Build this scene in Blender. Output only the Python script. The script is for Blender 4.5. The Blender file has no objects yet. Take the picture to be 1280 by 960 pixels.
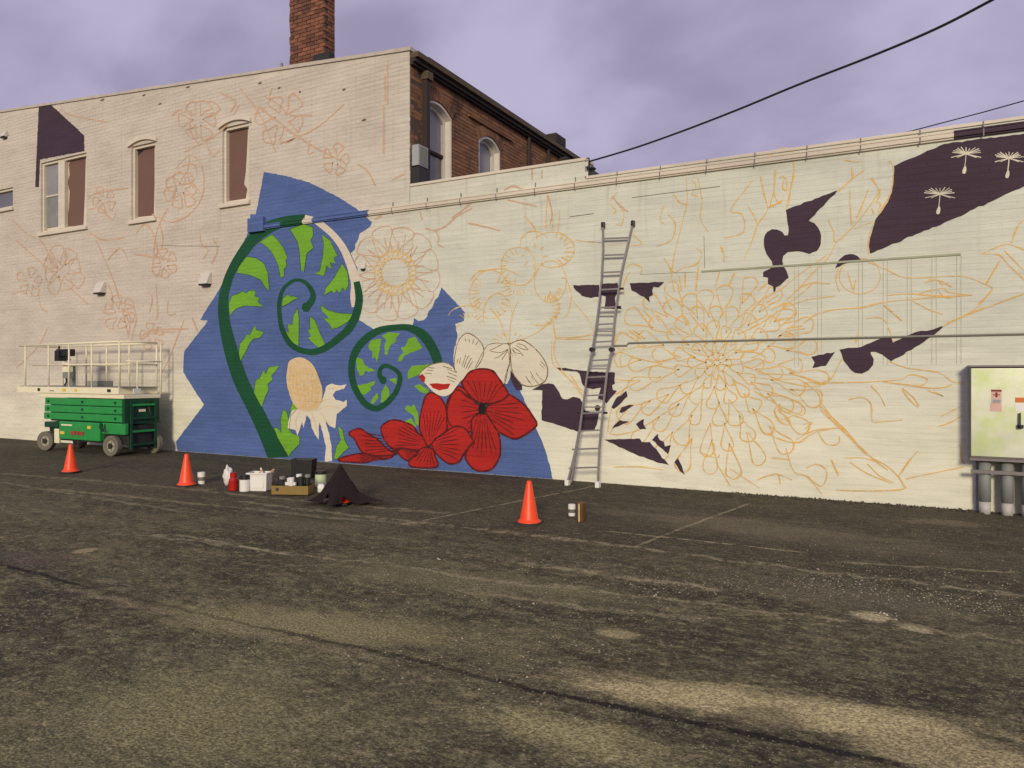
import bpy, bmesh, math, random
import numpy as np
from mathutils import Vector
from mathutils.geometry import tessellate_polygon
random.seed(7)
R = math.radians
SC = bpy.context.scene
COL = SC.collection

# ------------------------------------------------------------------ camera
# world frame: the painted wall stands on y = 0, x runs along it, the lot is y < 0
CAM = (0.0, -10.15, 1.6); YAW = R(28.3); FPX = 916.0; HOR = 468.0
cd = bpy.data.cameras.new('camera'); cam = bpy.data.objects.new('camera', cd); COL.objects.link(cam)
cam.location = CAM; cam.rotation_euler = (R(90), 0, YAW)
cd.sensor_width = 36; cd.lens = FPX / 1280 * 36; cd.shift_y = (HOR - 480) / 1280
cd.clip_start = 0.05; cd.clip_end = 2000
SC.camera = cam
SC.render.resolution_x = 1024; SC.render.resolution_y = 768
SC.view_settings.view_transform = 'Standard'; SC.view_settings.look = 'None'
SC.view_settings.exposure = 0.0; SC.view_settings.gamma = 1

# ------------------------------------------------------------------ nodes
class NT:
    def __init__(s, tree): s.t = tree; s.n = tree.nodes; s.l = tree.links
    def new(s, typ, **kw):
        n = s.n.new(typ)
        for k, v in kw.items(): setattr(n, k, v)
        return n
    def put(s, sock, v):
        if hasattr(v, 'is_output') or isinstance(v, bpy.types.NodeSocket): s.l.new(v, sock)
        elif isinstance(v, (tuple, list)) and sock.type == 'RGBA' and len(v) == 3: sock.default_value = (*v, 1)
        else: sock.default_value = v
    def math(s, op, a, b=None, clamp=False):
        n = s.new('ShaderNodeMath', operation=op, use_clamp=clamp); s.put(n.inputs[0], a)
        if b is not None: s.put(n.inputs[1], b)
        return n.outputs[0]
    def mix(s, f, a, b, blend='MIX'):
        n = s.new('ShaderNodeMix', data_type='RGBA', blend_type=blend)
        s.put(n.inputs[0], f); s.put(n.inputs[6], a); s.put(n.inputs[7], b); return n.outputs[2]
    def ramp(s, f, lo, hi):
        n = s.new('ShaderNodeMapRange', interpolation_type='SMOOTHSTEP'); s.put(n.inputs[0], f)
        n.inputs[1].default_value = lo; n.inputs[2].default_value = hi; return n.outputs[0]
    def noise(s, vec, scale, detail=4, rough=.55, dist=0):
        n = s.new('ShaderNodeTexNoise'); s.put(n.inputs['Vector'], vec); n.inputs['Scale'].default_value = scale
        n.inputs['Detail'].default_value = detail; n.inputs['Roughness'].default_value = rough
        n.inputs['Distortion'].default_value = dist; return n.outputs['Fac']
    def scale(s, vec, sc, loc=(0, 0, 0), rot=(0, 0, 0)):
        n = s.new('ShaderNodeMapping'); s.put(n.inputs[0], vec); n.inputs[3].default_value = sc
        n.inputs[1].default_value = loc; n.inputs[2].default_value = rot; return n.outputs[0]
    def bump(s, h, strength=.3, dist=.01, normal=None):
        n = s.new('ShaderNodeBump'); s.put(n.inputs['Height'], h); n.inputs['Strength'].default_value = strength
        n.inputs['Distance'].default_value = dist
        if normal is not None: s.put(n.inputs['Normal'], normal)
        return n.outputs[0]

# ------------------------------------------------------------------ sky and sun
SUN_AZ_FROM_Y = 20.0      # degrees right of straight-behind the camera side, seen from the wall
SUN_EL = 17.0
w = bpy.data.worlds.new('World'); SC.world = w; w.use_nodes = True
N = NT(w.node_tree); bg = w.node_tree.nodes['Background']
sky = N.new('ShaderNodeTexSky', sky_type='NISHITA'); sky.sun_disc = False
sky.sun_elevation = R(SUN_EL); sky.sun_rotation = R(180 - SUN_AZ_FROM_Y); sky.air_density = 1.5; sky.dust_density = 3
tc = N.new('ShaderNodeTexCoord').outputs['Generated']
sep = N.new('ShaderNodeSeparateXYZ'); N.put(sep.inputs[0], tc)
# project the view direction on a flat cloud layer so clouds shrink towards the horizon
zz = N.math('ADD', N.math('ABSOLUTE', sep.outputs[2]), .55)
cv = N.new('ShaderNodeCombineXYZ'); N.put(cv.inputs[0], N.math('DIVIDE', sep.outputs[0], zz)); N.put(cv.inputs[1], N.math('DIVIDE', sep.outputs[1], zz))
c1 = N.noise(N.scale(cv.outputs[0], (1, 1.15, 1), rot=(0, 0, .5)), 2.6, 4, .48, .3)
c2 = N.noise(N.scale(cv.outputs[0], (1, 1.3, 1), loc=(3, 1, 0), rot=(0, 0, .3)), 6.5, 3, .5, .2)
cf = N.ramp(N.math('ADD', N.math('MULTIPLY', c1, .7), N.math('MULTIPLY', c2, .3)), .36, .64)
cloud = N.mix(cf, (3.35, 2.95, 4.45), (5.1, 4.65, 6.5))
allc = N.mix(.93, sky.outputs[0], cloud)
N.put(bg.inputs[0], allc); bg.inputs[1].default_value = 0.1
sd = bpy.data.lights.new('sun', 'SUN'); sun = bpy.data.objects.new('sun', sd); COL.objects.link(sun)
sd.energy = 2.35; sd.angle = R(10); sd.color = (1.0, .89, .66)
a = R(SUN_AZ_FROM_Y); e = R(SUN_EL)
to_sun = Vector((math.sin(a) * math.cos(e), -math.cos(a) * math.cos(e), math.sin(e)))
sun.rotation_euler = to_sun.to_track_quat('Z', 'Y').to_euler()

# ------------------------------------------------------------------ measuring the place from the photograph
FW = (-math.sin(YAW), math.cos(YAW)); RT = (math.cos(YAW), math.sin(YAW))
def hit(px, py, ax, val):
    u = (px - 640) / FPX; v = (HOR - py) / FPX
    d = (FW[0] + u * RT[0], FW[1] + u * RT[1], v); t = (val - CAM[ax]) / d[ax]
    return Vector([CAM[i] + t * d[i] for i in range(3)])
def Wp(px, py, y=0.0): return hit(px, py, 1, y)
def Gp(px, py, z=0.0): return hit(px, py, 2, z)

# ------------------------------------------------------------------ object helpers
def tag(o, label=None, cat=None, group=None, kind=None):
    if label: o['label'] = label
    if cat: o['category'] = cat
    if group: o['group'] = group
    if kind: o['kind'] = kind
    return o
def empty(name, loc=(0, 0, 0), label=None, cat=None, group=None):
    o = bpy.data.objects.new(name, None); o.location = loc; o.empty_display_size = .2; COL.objects.link(o)
    return tag(o, label, cat, group)
def wloc(o):
    l = Vector((0, 0, 0))
    while o is not None: l += o.location; o = o.parent
    return l
def copy_tree(o, parent=None):
    c = o.copy(); COL.objects.link(c); c.parent = parent
    for ch in list(o.children): copy_tree(ch, c)
    return c
class MB:
    def __init__(s): s.v = []; s.f = []; s.rnd = []
    def add(s, vs, fs, rnd=None):
        b = len(s.v); s.v += [tuple(v) for v in vs]; s.f += [tuple(i + b for i in f) for f in fs]
        s.rnd += [(random.random() if rnd is None else rnd)] * len(vs)
        return s
    def box(s, x0, x1, y0, y1, z0, z1, rnd=None):
        vs = [(x, y, z) for z in (z0, z1) for y in (y0, y1) for x in (x0, x1)]
        return s.add(vs, [(0, 2, 3, 1), (4, 5, 7, 6), (0, 1, 5, 4), (2, 6, 7, 3), (0, 4, 6, 2), (1, 3, 7, 5)], rnd)
    def tube(s, pts, r, n=8, closed=False):
        pts = [Vector(p) for p in pts]; rs = r if isinstance(r, (list, tuple)) else [r] * len(pts)
        vs = []; up = None
        for i, p in enumerate(pts):
            d = (pts[min(i + 1, len(pts) - 1)] - pts[max(i - 1, 0)]).normalized()
            if up is None: up = Vector((0, 0, 1)) if abs(d.z) < .9 else Vector((1, 0, 0))
            a = d.cross(up).normalized(); b = a.cross(d).normalized(); up = b
            for k in range(n):
                t = 2 * math.pi * k / n; vs.append(p + a * math.cos(t) * rs[i] + b * math.sin(t) * rs[i])
        m = len(pts)
        fs = [(i * n + k, i * n + (k + 1) % n, (i + 1) * n + (k + 1) % n, (i + 1) * n + k) for i in range(m - 1) for k in range(n)]
        fs += [tuple(range(n))[::-1], tuple((m - 1) * n + k for k in range(n))]
        return s.add(vs, fs)
    def bar(s, p, q, wx, wy):   # box bar between points; wx across, wy the other way
        p = Vector(p); q = Vector(q); d = (q - p).normalized()
        up = Vector((0, 1, 0)) if abs(d.y) < .9 else Vector((1, 0, 0))
        a = d.cross(up).normalized() * wx / 2; b = a.cross(d).normalized() * wy / 2
        vs = [c + u * a + v * b for c in (p, q) for u, v in ((-1, -1), (1, -1), (1, 1), (-1, 1))]
        return s.add(vs, [(3, 2, 1, 0), (4, 5, 6, 7), (0, 1, 5, 4), (1, 2, 6, 5), (2, 3, 7, 6), (3, 0, 4, 7)])
    def lathe(s, prof, c=(0, 0, 0), n=20, cap=True, sq=None):
        vs = []
        for r, z in prof:
            for k in range(n):
                t = 2 * math.pi * k / n; vs.append((c[0] + r * math.cos(t), c[1] + r * math.sin(t), c[2] + z))
        m = len(prof)
        fs = [(i * n + k, i * n + (k + 1) % n, (i + 1) * n + (k + 1) % n, (i + 1) * n + k) for i in range(m - 1) for k in range(n)]
        if cap: fs += [tuple(range(n))[::-1], tuple((m - 1) * n + k for k in range(n))]
        return s.add(vs, fs)
    def film(s, pts, y):     # polygon in the wall plane (list of (x,z)), facing -y
        P = [Vector((p[0], 0, p[1])) for p in pts]
        tr = tessellate_polygon([P]); b = []
        for t in tr:
            a, b_, c = (P[i] for i in t)
            b.append(t if (b_ - a).cross(c - a).y < 0 else (t[0], t[2], t[1]))
        return s.add([(p[0], y, p[1]) for p in pts], b)
    def ribbon(s, pts, wd, y):
        n = len(pts)
        if n < 2: return s
        vs = []
        for i, p in enumerate(pts):
            a = pts[max(i - 1, 0)]; b = pts[min(i + 1, n - 1)]
            dx, dz = b[0] - a[0], b[1] - a[1]; L = math.hypot(dx, dz) or 1e-6
            h = (wd[i] if isinstance(wd, (list, tuple)) else wd) / 2
            vs += [(p[0] - dz / L * h, y, p[1] + dx / L * h), (p[0] + dz / L * h, y, p[1] - dx / L * h)]
        return s.add(vs, [(2 * i, 2 * i + 1, 2 * i + 3, 2 * i + 2) for i in range(n - 1)])
    def build(s, name, mat, parent=None, smooth=False, bevel=0, world=True, kind=None, label=None):
        me = bpy.data.meshes.new(name)
        off = wloc(parent) if (parent is not None and world) else Vector((0, 0, 0))
        me.from_pydata([(v[0] - off.x, v[1] - off.y, v[2] - off.z) for v in s.v], [], s.f)
        at = me.attributes.new('rnd', 'FLOAT', 'POINT'); at.data.foreach_set('value', s.rnd)
        me.materials.append(mat); me.validate()
        if smooth: me.polygons.foreach_set('use_smooth', [True] * len(me.polygons))
        if bevel:
            bm = bmesh.new(); bm.from_mesh(me); bmesh.ops.recalc_face_normals(bm, faces=bm.faces)
            es = [e_ for e_ in bm.edges if len(e_.link_faces) == 2 and e_.calc_face_angle(0) > .6]
            bmesh.ops.bevel(bm, geom=es, offset=bevel, segments=2, affect='EDGES', profile=.7); bm.to_mesh(me); bm.free()
        o = bpy.data.objects.new(name, me); COL.objects.link(o)
        if parent is not None: o.parent = parent
        if kind: o['kind'] = kind
        if label: o['label'] = label
        return o

# ------------------------------------------------------------------ materials
def base_mat(name):
    m = bpy.data.materials.new(name); m.use_nodes = True
    n = NT(m.node_tree); return m, n, m.node_tree.nodes['Principled BSDF']
def wall_paint(name, col, dark=.12, relief=1.0, rough=.75, tint=None, fade=None):
    """masonry paint rolled over brick: brick joints as bump, roller texture, thin patches"""
    m, n, b = base_mat(name)
    pos = n.new('ShaderNodeNewGeometry').outputs['Position']
    sp = n.new('ShaderNodeSeparateXYZ'); n.put(sp.inputs[0], pos)
    cb = n.new('ShaderNodeCombineXYZ'); n.put(cb.inputs[0], n.math('ADD', sp.outputs[0], sp.outputs[1])); n.put(cb.inputs[1], sp.outputs[2])
    wob = n.noise(pos, 3.0, 2)
    cb2 = n.new('ShaderNodeVectorMath', operation='ADD'); n.put(cb2.inputs[0], cb.outputs[0])
    wv = n.new('ShaderNodeCombineXYZ'); n.put(wv.inputs[1], n.math('MULTIPLY', wob, .05)); n.put(cb2.inputs[1], wv.outputs[0])
    br = n.new('ShaderNodeTexBrick'); n.put(br.inputs['Vector'], cb2.outputs[0]); br.inputs['Scale'].default_value = 1
    br.inputs['Mortar Size'].default_value = .007; br.inputs['Mortar Smooth'].default_value = .6
    br.inputs['Brick Width'].default_value = .21; br.inputs['Row Height'].default_value = .075
    br.inputs['Color1'].default_value = (.35, .35, .35, 1); br.inputs['Color2'].default_value = (.65, .65, .65, 1); br.inputs['Mortar'].default_value = (.5, .5, .5, 1)
    f1 = n.noise(n.scale(pos, (1, 1, 2.4)), .8, 6, .62)
    f2 = n.noise(n.scale(pos, (.5, .5, 9)), 2.2, 5, .7)
    f3 = n.noise(pos, 38, 3, .7)
    d = n.math('ADD', n.math('MULTIPLY', n.math('SUBTRACT', f1, .5), 1.8), n.math('MULTIPLY', n.math('SUBTRACT', f2, .5), 1.7))
    d = n.math('ADD', d, n.math('MULTIPLY', n.math('SUBTRACT', f3, .5), .5))
    brv = n.new('ShaderNodeRGBToBW'); n.put(brv.inputs[0], br.outputs['Color'])
    d = n.math('ADD', d, n.math('MULTIPLY', n.math('SUBTRACT', brv.outputs[0], .5), .55 * relief))
    d = n.math('ADD', n.math('MULTIPLY', d, dark * 2), 1.0)
    c = n.mix(1.0, col, d, 'MULTIPLY')
    if tint:   # another tone towards the upper left, in patches
        tcol, lo, hi, axis = tint
        g = n.math('ADD', n.math('MULTIPLY', sp.outputs[0], axis[0]), n.math('MULTIPLY', sp.outputs[2], axis[1]))
        g = n.math('ADD', g, n.math('MULTIPLY', n.math('SUBTRACT', n.noise(pos, .45, 4), .5), 5.0))
        t = n.ramp(g, lo, hi)
        c = n.mix(t, c, n.mix(1.0, tcol, d, 'MULTIPLY'))
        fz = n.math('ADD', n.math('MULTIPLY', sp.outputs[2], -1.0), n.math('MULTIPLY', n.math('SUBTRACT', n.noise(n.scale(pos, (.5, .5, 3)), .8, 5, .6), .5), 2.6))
        c = n.mix(n.math('MULTIPLY', n.ramp(fz, -2.2, -.5), .75), c, n.mix(1.0, LOW_GLOW, d, 'MULTIPLY'))   # lamp glow low on the wall, painted as a brighter, yellower tone
        # run-off stains under the string course and the parapet
        dr = n.ramp(n.noise(n.scale(pos, (7, 7, .35)), 1.6, 4, .6), .54, .72)
        dr = n.math('MULTIPLY', dr, n.ramp(sp.outputs[2], 2.2, 4.4))
        c = n.mix(n.math('MULTIPLY', dr, .30), c, (.38, .33, .27))
        c = n.mix(n.math('MULTIPLY', n.ramp(n.noise(n.scale(pos, (1, 1, 5)), .9, 6, .7), .56, .70), .35), c, (.44, .41, .35))
    # dirt streaks in the joints where the paint missed
    miss = n.ramp(n.noise(n.scale(pos, (1.2, 1.2, 14)), 2.0, 4, .6), .60, .72)
    c = n.mix(n.math('MULTIPLY', n.math('MULTIPLY', miss, br.outputs['Fac']), .55 * relief), c, (.13, .10, .09))
    if fade:   # thin stroke of paint that skips over the rough wall
        k = n.ramp(n.noise(n.scale(pos, (1, 1, 1.6)), 9, 4, .75), fade[0], fade[1])
        c = n.mix(k, c, fade[2])
    n.put(b.inputs['Base Color'], c); b.inputs['Roughness'].default_value = rough
    b.inputs['Specular IOR Level'].default_value = .3
    h = n.math('ADD', n.math('MULTIPLY', n.math('SUBTRACT', 1.0, br.outputs['Fac']), 1.0), n.math('MULTIPLY', n.noise(pos, 55, 4, .7), .8))
    h = n.math('ADD', h, n.math('MULTIPLY', f2, 1.4))
    n.put(b.inputs['Normal'], n.bump(h, .55 * relief, .008))
    return m
def plain(name, col, rough=.5, metal=0, var=.15, scale=12, bump=.1, spec=.5, rnd=0.0, dirt=None, coat=0, trans=0):
    m, n, b = base_mat(name)
    pos = n.new('ShaderNodeTexCoord').outputs['Object']
    f = n.noise(pos, scale, 5, .6)
    v = n.math('ADD', 1 - var, n.math('MULTIPLY', f, 2 * var))
    if rnd:
        at = n.new('ShaderNodeAttribute', attribute_name='rnd')
        v = n.math('MULTIPLY', v, n.math('ADD', 1 - rnd, n.math('MULTIPLY', at.outputs['Fac'], 2 * rnd)))
    c = n.mix(1.0, col, v, 'MULTIPLY')
    if dirt:
        k = n.ramp(n.noise(pos, dirt[1], 6, .7), dirt[2], dirt[3]); c = n.mix(k, c, dirt[0])
    n.put(b.inputs['Base Color'], c)
    n.put(b.inputs['Roughness'], n.math('ADD', rough - .08, n.math('MULTIPLY', f, .16)))
    b.inputs['Metallic'].default_value = metal; b.inputs['Specular IOR Level'].default_value = spec
    b.inputs['Coat Weight'].default_value = coat; b.inputs['Transmission Weight'].default_value = trans
    if bump: n.put(b.inputs['Normal'], n.bump(n.noise(pos, scale * 6, 4, .7), bump, .004))
    return m
CREAM = (.63, .645, .56); PINK = (.585, .525, .455); LOW_GLOW = (.78, .76, .61); BLUE = (.085, .138, .34); PURPLE = (.054, .031, .050)
M = {}
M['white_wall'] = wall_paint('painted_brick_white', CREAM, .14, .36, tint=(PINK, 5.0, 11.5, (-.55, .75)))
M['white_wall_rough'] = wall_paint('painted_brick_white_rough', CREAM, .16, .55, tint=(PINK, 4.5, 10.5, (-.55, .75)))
M['white_film'] = wall_paint('paint_white', (.66, .59, .49), .10, .6)
M['blue'] = wall_paint('paint_blue', BLUE, .21, 1.1)
M['dgreen'] = wall_paint('paint_dark_green', (.007, .075, .030), .20, .9, .65)
M['lgreen'] = wall_paint('paint_light_green', (.17, .40, .030), .17, .9)
M['purple'] = wall_paint('paint_purple', PURPLE, .17, .8)
M['red'] = wall_paint('paint_red', (.42, .018, .014), .22, .8)
M['darkred'] = wall_paint('paint_outline_red', (.085, .008, .010), .2, .4, fade=(.5, .7, (.30, .018, .014)))
M['black'] = wall_paint('paint_black', (.012, .010, .010), .1, .4)
M['cream'] = wall_paint('paint_cream', (.70, .65, .52), .10, .5)
M['brownline'] = wall_paint('paint_brown_line', (.16, .095, .03), .2, .4, fade=(.45, .7, (.55, .45, .3)))
M['orange'] = wall_paint('paint_orange_line', (.72, .45, .13), .15, .4, fade=(.47, .66, (.66, .58, .43)))
M['faint'] = wall_paint('paint_orange_faint', (.58, .38, .25), .15, .6, fade=(.50, .68, (.60, .50, .41)))
M['bark'] = wall_paint('paint_bud_orange', (.66, .48, .26), .12, .5, fade=(.35, .75, (.68, .57, .38)))

def brick_mat(name, c1, c2, mortar=(.16, .12, .10)):
    m, n, b = base_mat(name)
    pos = n.new('ShaderNodeNewGeometry').outputs['Position']
    at = n.new('ShaderNodeAttribute', attribute_name='rnd').outputs['Fac']
    c = n.mix(at, c1, c2)
    f = n.noise(pos, 22, 5, .7); f2 = n.noise(pos, 1.1, 4, .6)
    c = n.mix(1.0, c, n.math('ADD', .55, n.math('MULTIPLY', f, .9)), 'MULTIPLY')
    c = n.mix(n.ramp(f2, .52, .75), c, (.05, .028, .02))
    n.put(b.inputs['Base Color'], c); b.inputs['Roughness'].default_value = .9
    n.put(b.inputs['Normal'], n.bump(n.noise(pos, 60, 4, .7), .5, .006))
    return m
M['brick'] = brick_mat('brown_brick', (.17, .080, .042), (.29, .140, .068))
M['chimbrick'] = brick_mat('chimney_brick', (.16, .060, .035), (.30, .115, .060))
M['mortar'] = plain('mortar', (.085, .058, .045), .95, var=.3, scale=8)
M['darkwood'] = plain('dark_trim', (.035, .024, .020), .8, var=.4, scale=6, bump=.3)
M['rust'] = plain('weathered_trim', (.10, .07, .04), .8, var=.5, scale=7, bump=.3)
M['trim'] = plain('window_trim_white', (.62, .58, .52), .6, var=.12, scale=9, dirt=((.35, .3, .25), 12, .58, .8))
M['board'] = plain('brown_board', (.165, .088, .066), .7, var=.12, scale=3, bump=.1)
M['glass'] = plain('window_glass', (.13, .13, .145), .12, var=.3, scale=2.5, bump=.02, spec=.9)
M['glassdim'] = plain('window_glass_sky_pale', (.27, .27, .28), .35, var=.25, scale=4, bump=.02, spec=.6)  # pale grey paints the sky's reflection into the arched windows' upper sashes
M['roof'] = plain('roof_felt', (.05, .05, .05), .95)
M['steel'] = plain('ladder_aluminium', (.30, .275, .27), .45, .6, .25, 30, .1)
M['plasticblack'] = plain('black_plastic', (.012, .012, .014), .45, var=.2)
M['rubber'] = plain('rubber', (.03, .028, .026), .8, var=.3, scale=20)
M['tyre'] = plain('dusty_tyre', (.16, .145, .11), .9, var=.3, scale=20)
M['rim'] = plain('dirty_rim', (.36, .33, .25), .6, var=.35, scale=16)
M['liftgreen'] = plain('lift_green', (.022, .29, .060), .4, var=.25, scale=7, bump=.06, coat=.2, dirt=((.09, .13, .05), 5, .62, .8))
M['liftdark'] = plain('lift_dark_green', (.006, .055, .022), .5, var=.4, scale=9, bump=.1)
M['liftcream'] = plain('lift_cream', (.84, .78, .56), .45, var=.12, scale=9, bump=.04, dirt=((.45, .36, .2), 14, .62, .8))
M['machine'] = plain('dark_machinery', (.02, .02, .018), .6, var=.5, scale=14)
M['yellow'] = plain('yellow_decal', (.75, .55, .06), .5)
M['greybox'] = plain('grey_box', (.22, .23, .21), .6)
M['white'] = plain('white_plastic', (.80, .78, .74), .4, var=.05)
M['cone'] = plain('cone_orange', (.90, .075, .012), .42, var=.08, scale=14, bump=.04, dirt=((.5, .06, .02), 25, .62, .78))
M['cloth'] = plain('maroon_cloth', (.012, .004, .006), .95, var=.3, scale=20, bump=.3)
M['cabinet'] = plain('cabinet_steel_reflection', (.66, .68, .56), .34, .55, .10, 3, .03, dirt=((.56, .66, .32), 2.0, .44, .66))  # yellow-green patches in the dirt slot paint reflected trees onto the steel
M['cabside'] = plain('cabinet_side_shaded', (.20, .175, .175), .6, .2, .2, 8)  # purple-grey has the shade of the unlit side painted in
M['conduit'] = plain('conduit_grey', (.24, .25, .25), .6, var=.15)
M['conduitlow'] = plain('conduit_pale', (.47, .45, .43), .6, var=.15)
M['wire'] = plain('wire_black', (.012, .012, .014), .6)
M['redl'] = plain('red_liquid', (.42, .012, .010), .25, var=.2)
M['card'] = plain('cardboard', (.25, .17, .05), .9, var=.2)
M['mint'] = plain('pale_green_plastic', (.58, .66, .42), .5, var=.08)
M['amber'] = plain('amber_can', (.10, .045, .008), .35, var=.3)
M['wood'] = plain('pale_wood', (.62, .43, .22), .7, var=.2)
M['labelpink'] = plain('label_pink', (.66, .42, .36), .6)
M['labelred'] = plain('label_dark_red', (.22, .03, .02), .6)
M['labelorange'] = plain('label_orange', (.62, .17, .03), .6)
M['jar'] = plain('jar_glass', (.16, .16, .13), .15, var=.2, spec=.8)

# ------------------------------------------------------------------ ground
def ground_material():
    m, n, b = base_mat('worn_asphalt')
    pos = n.new('ShaderNodeNewGeometry').outputs['Position']
    sp = n.new('ShaderNodeSeparateXYZ'); n.put(sp.inputs[0], pos); X, Y = sp.outputs[0], sp.outputs[1]
    big = n.noise(n.scale(pos, (.35, 1, 1), rot=(0, 0, .06)), .8, 6, .62, .3)
    mid = n.noise(n.scale(pos, (.6, 1.1, 1), rot=(0, 0, -.1)), 3.0, 6, .7, .2)
    fine = n.noise(pos, 55, 5, .75)
    vo = n.new('ShaderNodeTexVoronoi'); n.put(vo.inputs['Vector'], pos); vo.inputs['Scale'].default_value = 70
    vo2 = n.new('ShaderNodeTexVoronoi'); n.put(vo2.inputs['Vector'], pos); vo2.inputs['Scale'].default_value = 24
    small = n.noise(n.scale(pos, (.8, 1.2, 1)), 11, 5, .75, .1)
    c = n.mix(n.ramp(big, .40, .60), (.062, .056, .038), (.130, .117, .070))
    c = n.mix(n.math('MULTIPLY', n.ramp(mid, .48, .70), .9), c, (.21, .188, .108))
    c = n.mix(n.math('MULTIPLY', n.ramp(mid, .47, .33), .85), c, (.045, .041, .028))
    c = n.mix(n.math('MULTIPLY', n.ramp(small, .50, .66), .65), c, (.31, .275, .150))
    c = n.mix(n.math('MULTIPLY', n.ramp(small, .48, .34), .75), c, (.036, .032, .024))
    grit = n.noise(n.scale(pos, (.8, 1.1, 1)), 30, 4, .8)
    c = n.mix(n.math('MULTIPLY', n.ramp(grit, .54, .68), .55), c, (.36, .32, .185))
    c = n.mix(n.math('MULTIPLY', n.ramp(grit, .45, .33), .6), c, (.034, .030, .024))
    # darker strip by the wall
    strip = n.math('MULTIPLY', n.ramp(n.math('ADD', Y, n.math('MULTIPLY', big, 3.0)), -4.0, -1.0), .62)
    c = n.mix(strip, c, (.060, .051, .041))
    def blob(cx, cy, ax, ay, rot, col, amt, edge=.5, ns=2.5):
        nonlocal c
        dx = n.math('SUBTRACT', X, cx); dy = n.math('SUBTRACT', Y, cy); cr, sr = math.cos(rot), math.sin(rot)
        u = n.math('DIVIDE', n.math('ADD', n.math('MULTIPLY', dx, cr), n.math('MULTIPLY', dy, sr)), ax)
        v = n.math('DIVIDE', n.math('SUBTRACT', n.math('MULTIPLY', dy, cr), n.math('MULTIPLY', dx, sr)), ay)
        d = n.math('SQRT', n.math('ADD', n.math('MULTIPLY', u, u), n.math('MULTIPLY', v, v)))
        d = n.math('ADD', d, n.math('MULTIPLY', n.math('SUBTRACT', n.noise(n.scale(pos, (.6, 1.2, 1)), ns, 7, .72), .5), 1.7))
        k = n.math('MULTIPLY', n.ramp(d, 1.0, 1.0 - edge), amt)
        c = n.mix(k, c, col)
    SAND = (.54, .455, .25)
    def pxblob(p, q, wd, col, amt, edge=.5, ns=2.5):
        A = Gp(*p); B = Gp(*q); mid_ = (A + B) / 2; d_ = B - A
        blob(mid_.x, mid_.y, d_.length / 2 + .05, wd, math.atan2(d_.y, d_.x), col, amt, edge, ns)
    pxblob((660, 838), (1300, 925), .24, SAND, .95, .6, 3.5)
    pxblob((900, 882), (1020, 905), .16, (.20, .165, .10), .7, .6, 5)
    pxblob((1000, 895), (1400, 990), .34, SAND, .7, .6, 3.5)
    pxblob((560, 880), (900, 960), .22, (.42, .375, .19), .8, .8, 4)
    pxblob((0, 850), (520, 940), .8, (.32, .29, .15), .65, .8, 3)
    pxblob((300, 690), (900, 760), .5, (.25, .225, .125), .55, .9, 3)
    pxblob((700, 630), (1300, 700), .8, (.22, .19, .13), .6, .9, 3)
    pxblob((120, 760), (700, 800), .45, (.34, .305, .155), .75, .8, 3)
    pxblob((1065, 766), (1115, 772), .12, (.56, .48, .30), .9, .5, 14)
    pxblob((1120, 779), (1165, 790), .07, (.52, .45, .28), .8, .5, 14)
    pxblob((745, 785), (795, 792), .10, SAND, .6, .6, 5)
    pxblob((760, 860), (840, 870), .10, SAND, .5, .6, 4)
    pxblob((95, 690), (118, 686), .10, (.40, .32, .2), .8, .3, 6)
    pxblob((1120, 650), (1240, 655), .25, (.22, .185, .13), .6, .6, 3)
    pxblob((900, 725), (1280, 770), .40, (.16, .14, .095), .6, .8, 4)
    pxblob((250, 645), (480, 660), .35, (.15, .135, .085), .6, .8, 4)
    pxblob((0, 690), (90, 705), .3, (.14, .10, .085), .5, .7, 3)
    def line(p, q, wd, col, amt, ns=3.0, wob=.12, br=(.38, .55)):
        nonlocal c
        A = Gp(*p); B = Gp(*q); d_ = B - A; L = d_.length; ux, uy = d_.x / L, d_.y / L
        dx = n.math('SUBTRACT', X, A.x); dy = n.math('SUBTRACT', Y, A.y)
        t = n.math('ADD', n.math('MULTIPLY', dx, ux), n.math('MULTIPLY', dy, uy))
        s_ = n.math('SUBTRACT', n.math('MULTIPLY', dy, ux), n.math('MULTIPLY', dx, uy))
        s_ = n.math('ADD', s_, n.math('MULTIPLY', n.math('SUBTRACT', n.noise(pos, ns, 5, .6), .5), wob))
        k = n.ramp(n.math('ABSOLUTE', s_), wd, wd * .35)
        k = n.math('MULTIPLY', k, n.math('MULTIPLY', n.ramp(t, -.1, .1), n.ramp(n.math('SUBTRACT', L, t), -.1, .1)))
        k = n.math('MULTIPLY', k, n.ramp(n.noise(pos, ns * 2.3, 5, .7), *br))
        c = n.mix(n.math('MULTIPLY', k, amt), c, col)
    DK = (.022, .018, .016); LT = (.46, .40, .255)
    CR = [(-200, 660), (0, 704), (100, 730), (320, 780), (480, 812), (640, 853), (840, 895), (1140, 957)]
    for (p_, q_, am) in zip(CR, CR[1:], (.8, .8, .25, .45, .45, .7, .9)):
        line(p_, q_, .026 + .010 * am, DK, min(1, am + .25), wob=.10, ns=5, br=(.28, .46))
    for p_, q_ in zip(CR, CR[1:5]): line((p_[0], p_[1] + 9), (q_[0], q_[1] + 9), .05, (.26, .22, .14), .7, wob=.2)
    line((220, 668), (360, 692), .035, LT, .9, wob=.05); line((760, 664), (1000, 688), .03, LT, .7, wob=.05)
    line((500, 655), (745, 606), .03, LT, .6, wob=.04); line((800, 680), (935, 628), .03, LT, .6, wob=.05)
    line((640, 700), (900, 735), .07, LT, .6, wob=.2); line((60, 610), (520, 655), .08, LT, .35, wob=.3)
    line((560, 735), (900, 775), .06, LT, .35, wob=.3); line((0, 602), (240, 640), .05, LT, .4, wob=.2)
    line((300, 625), (1280, 742), .06, LT, .5, wob=.35, ns=4)
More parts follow.
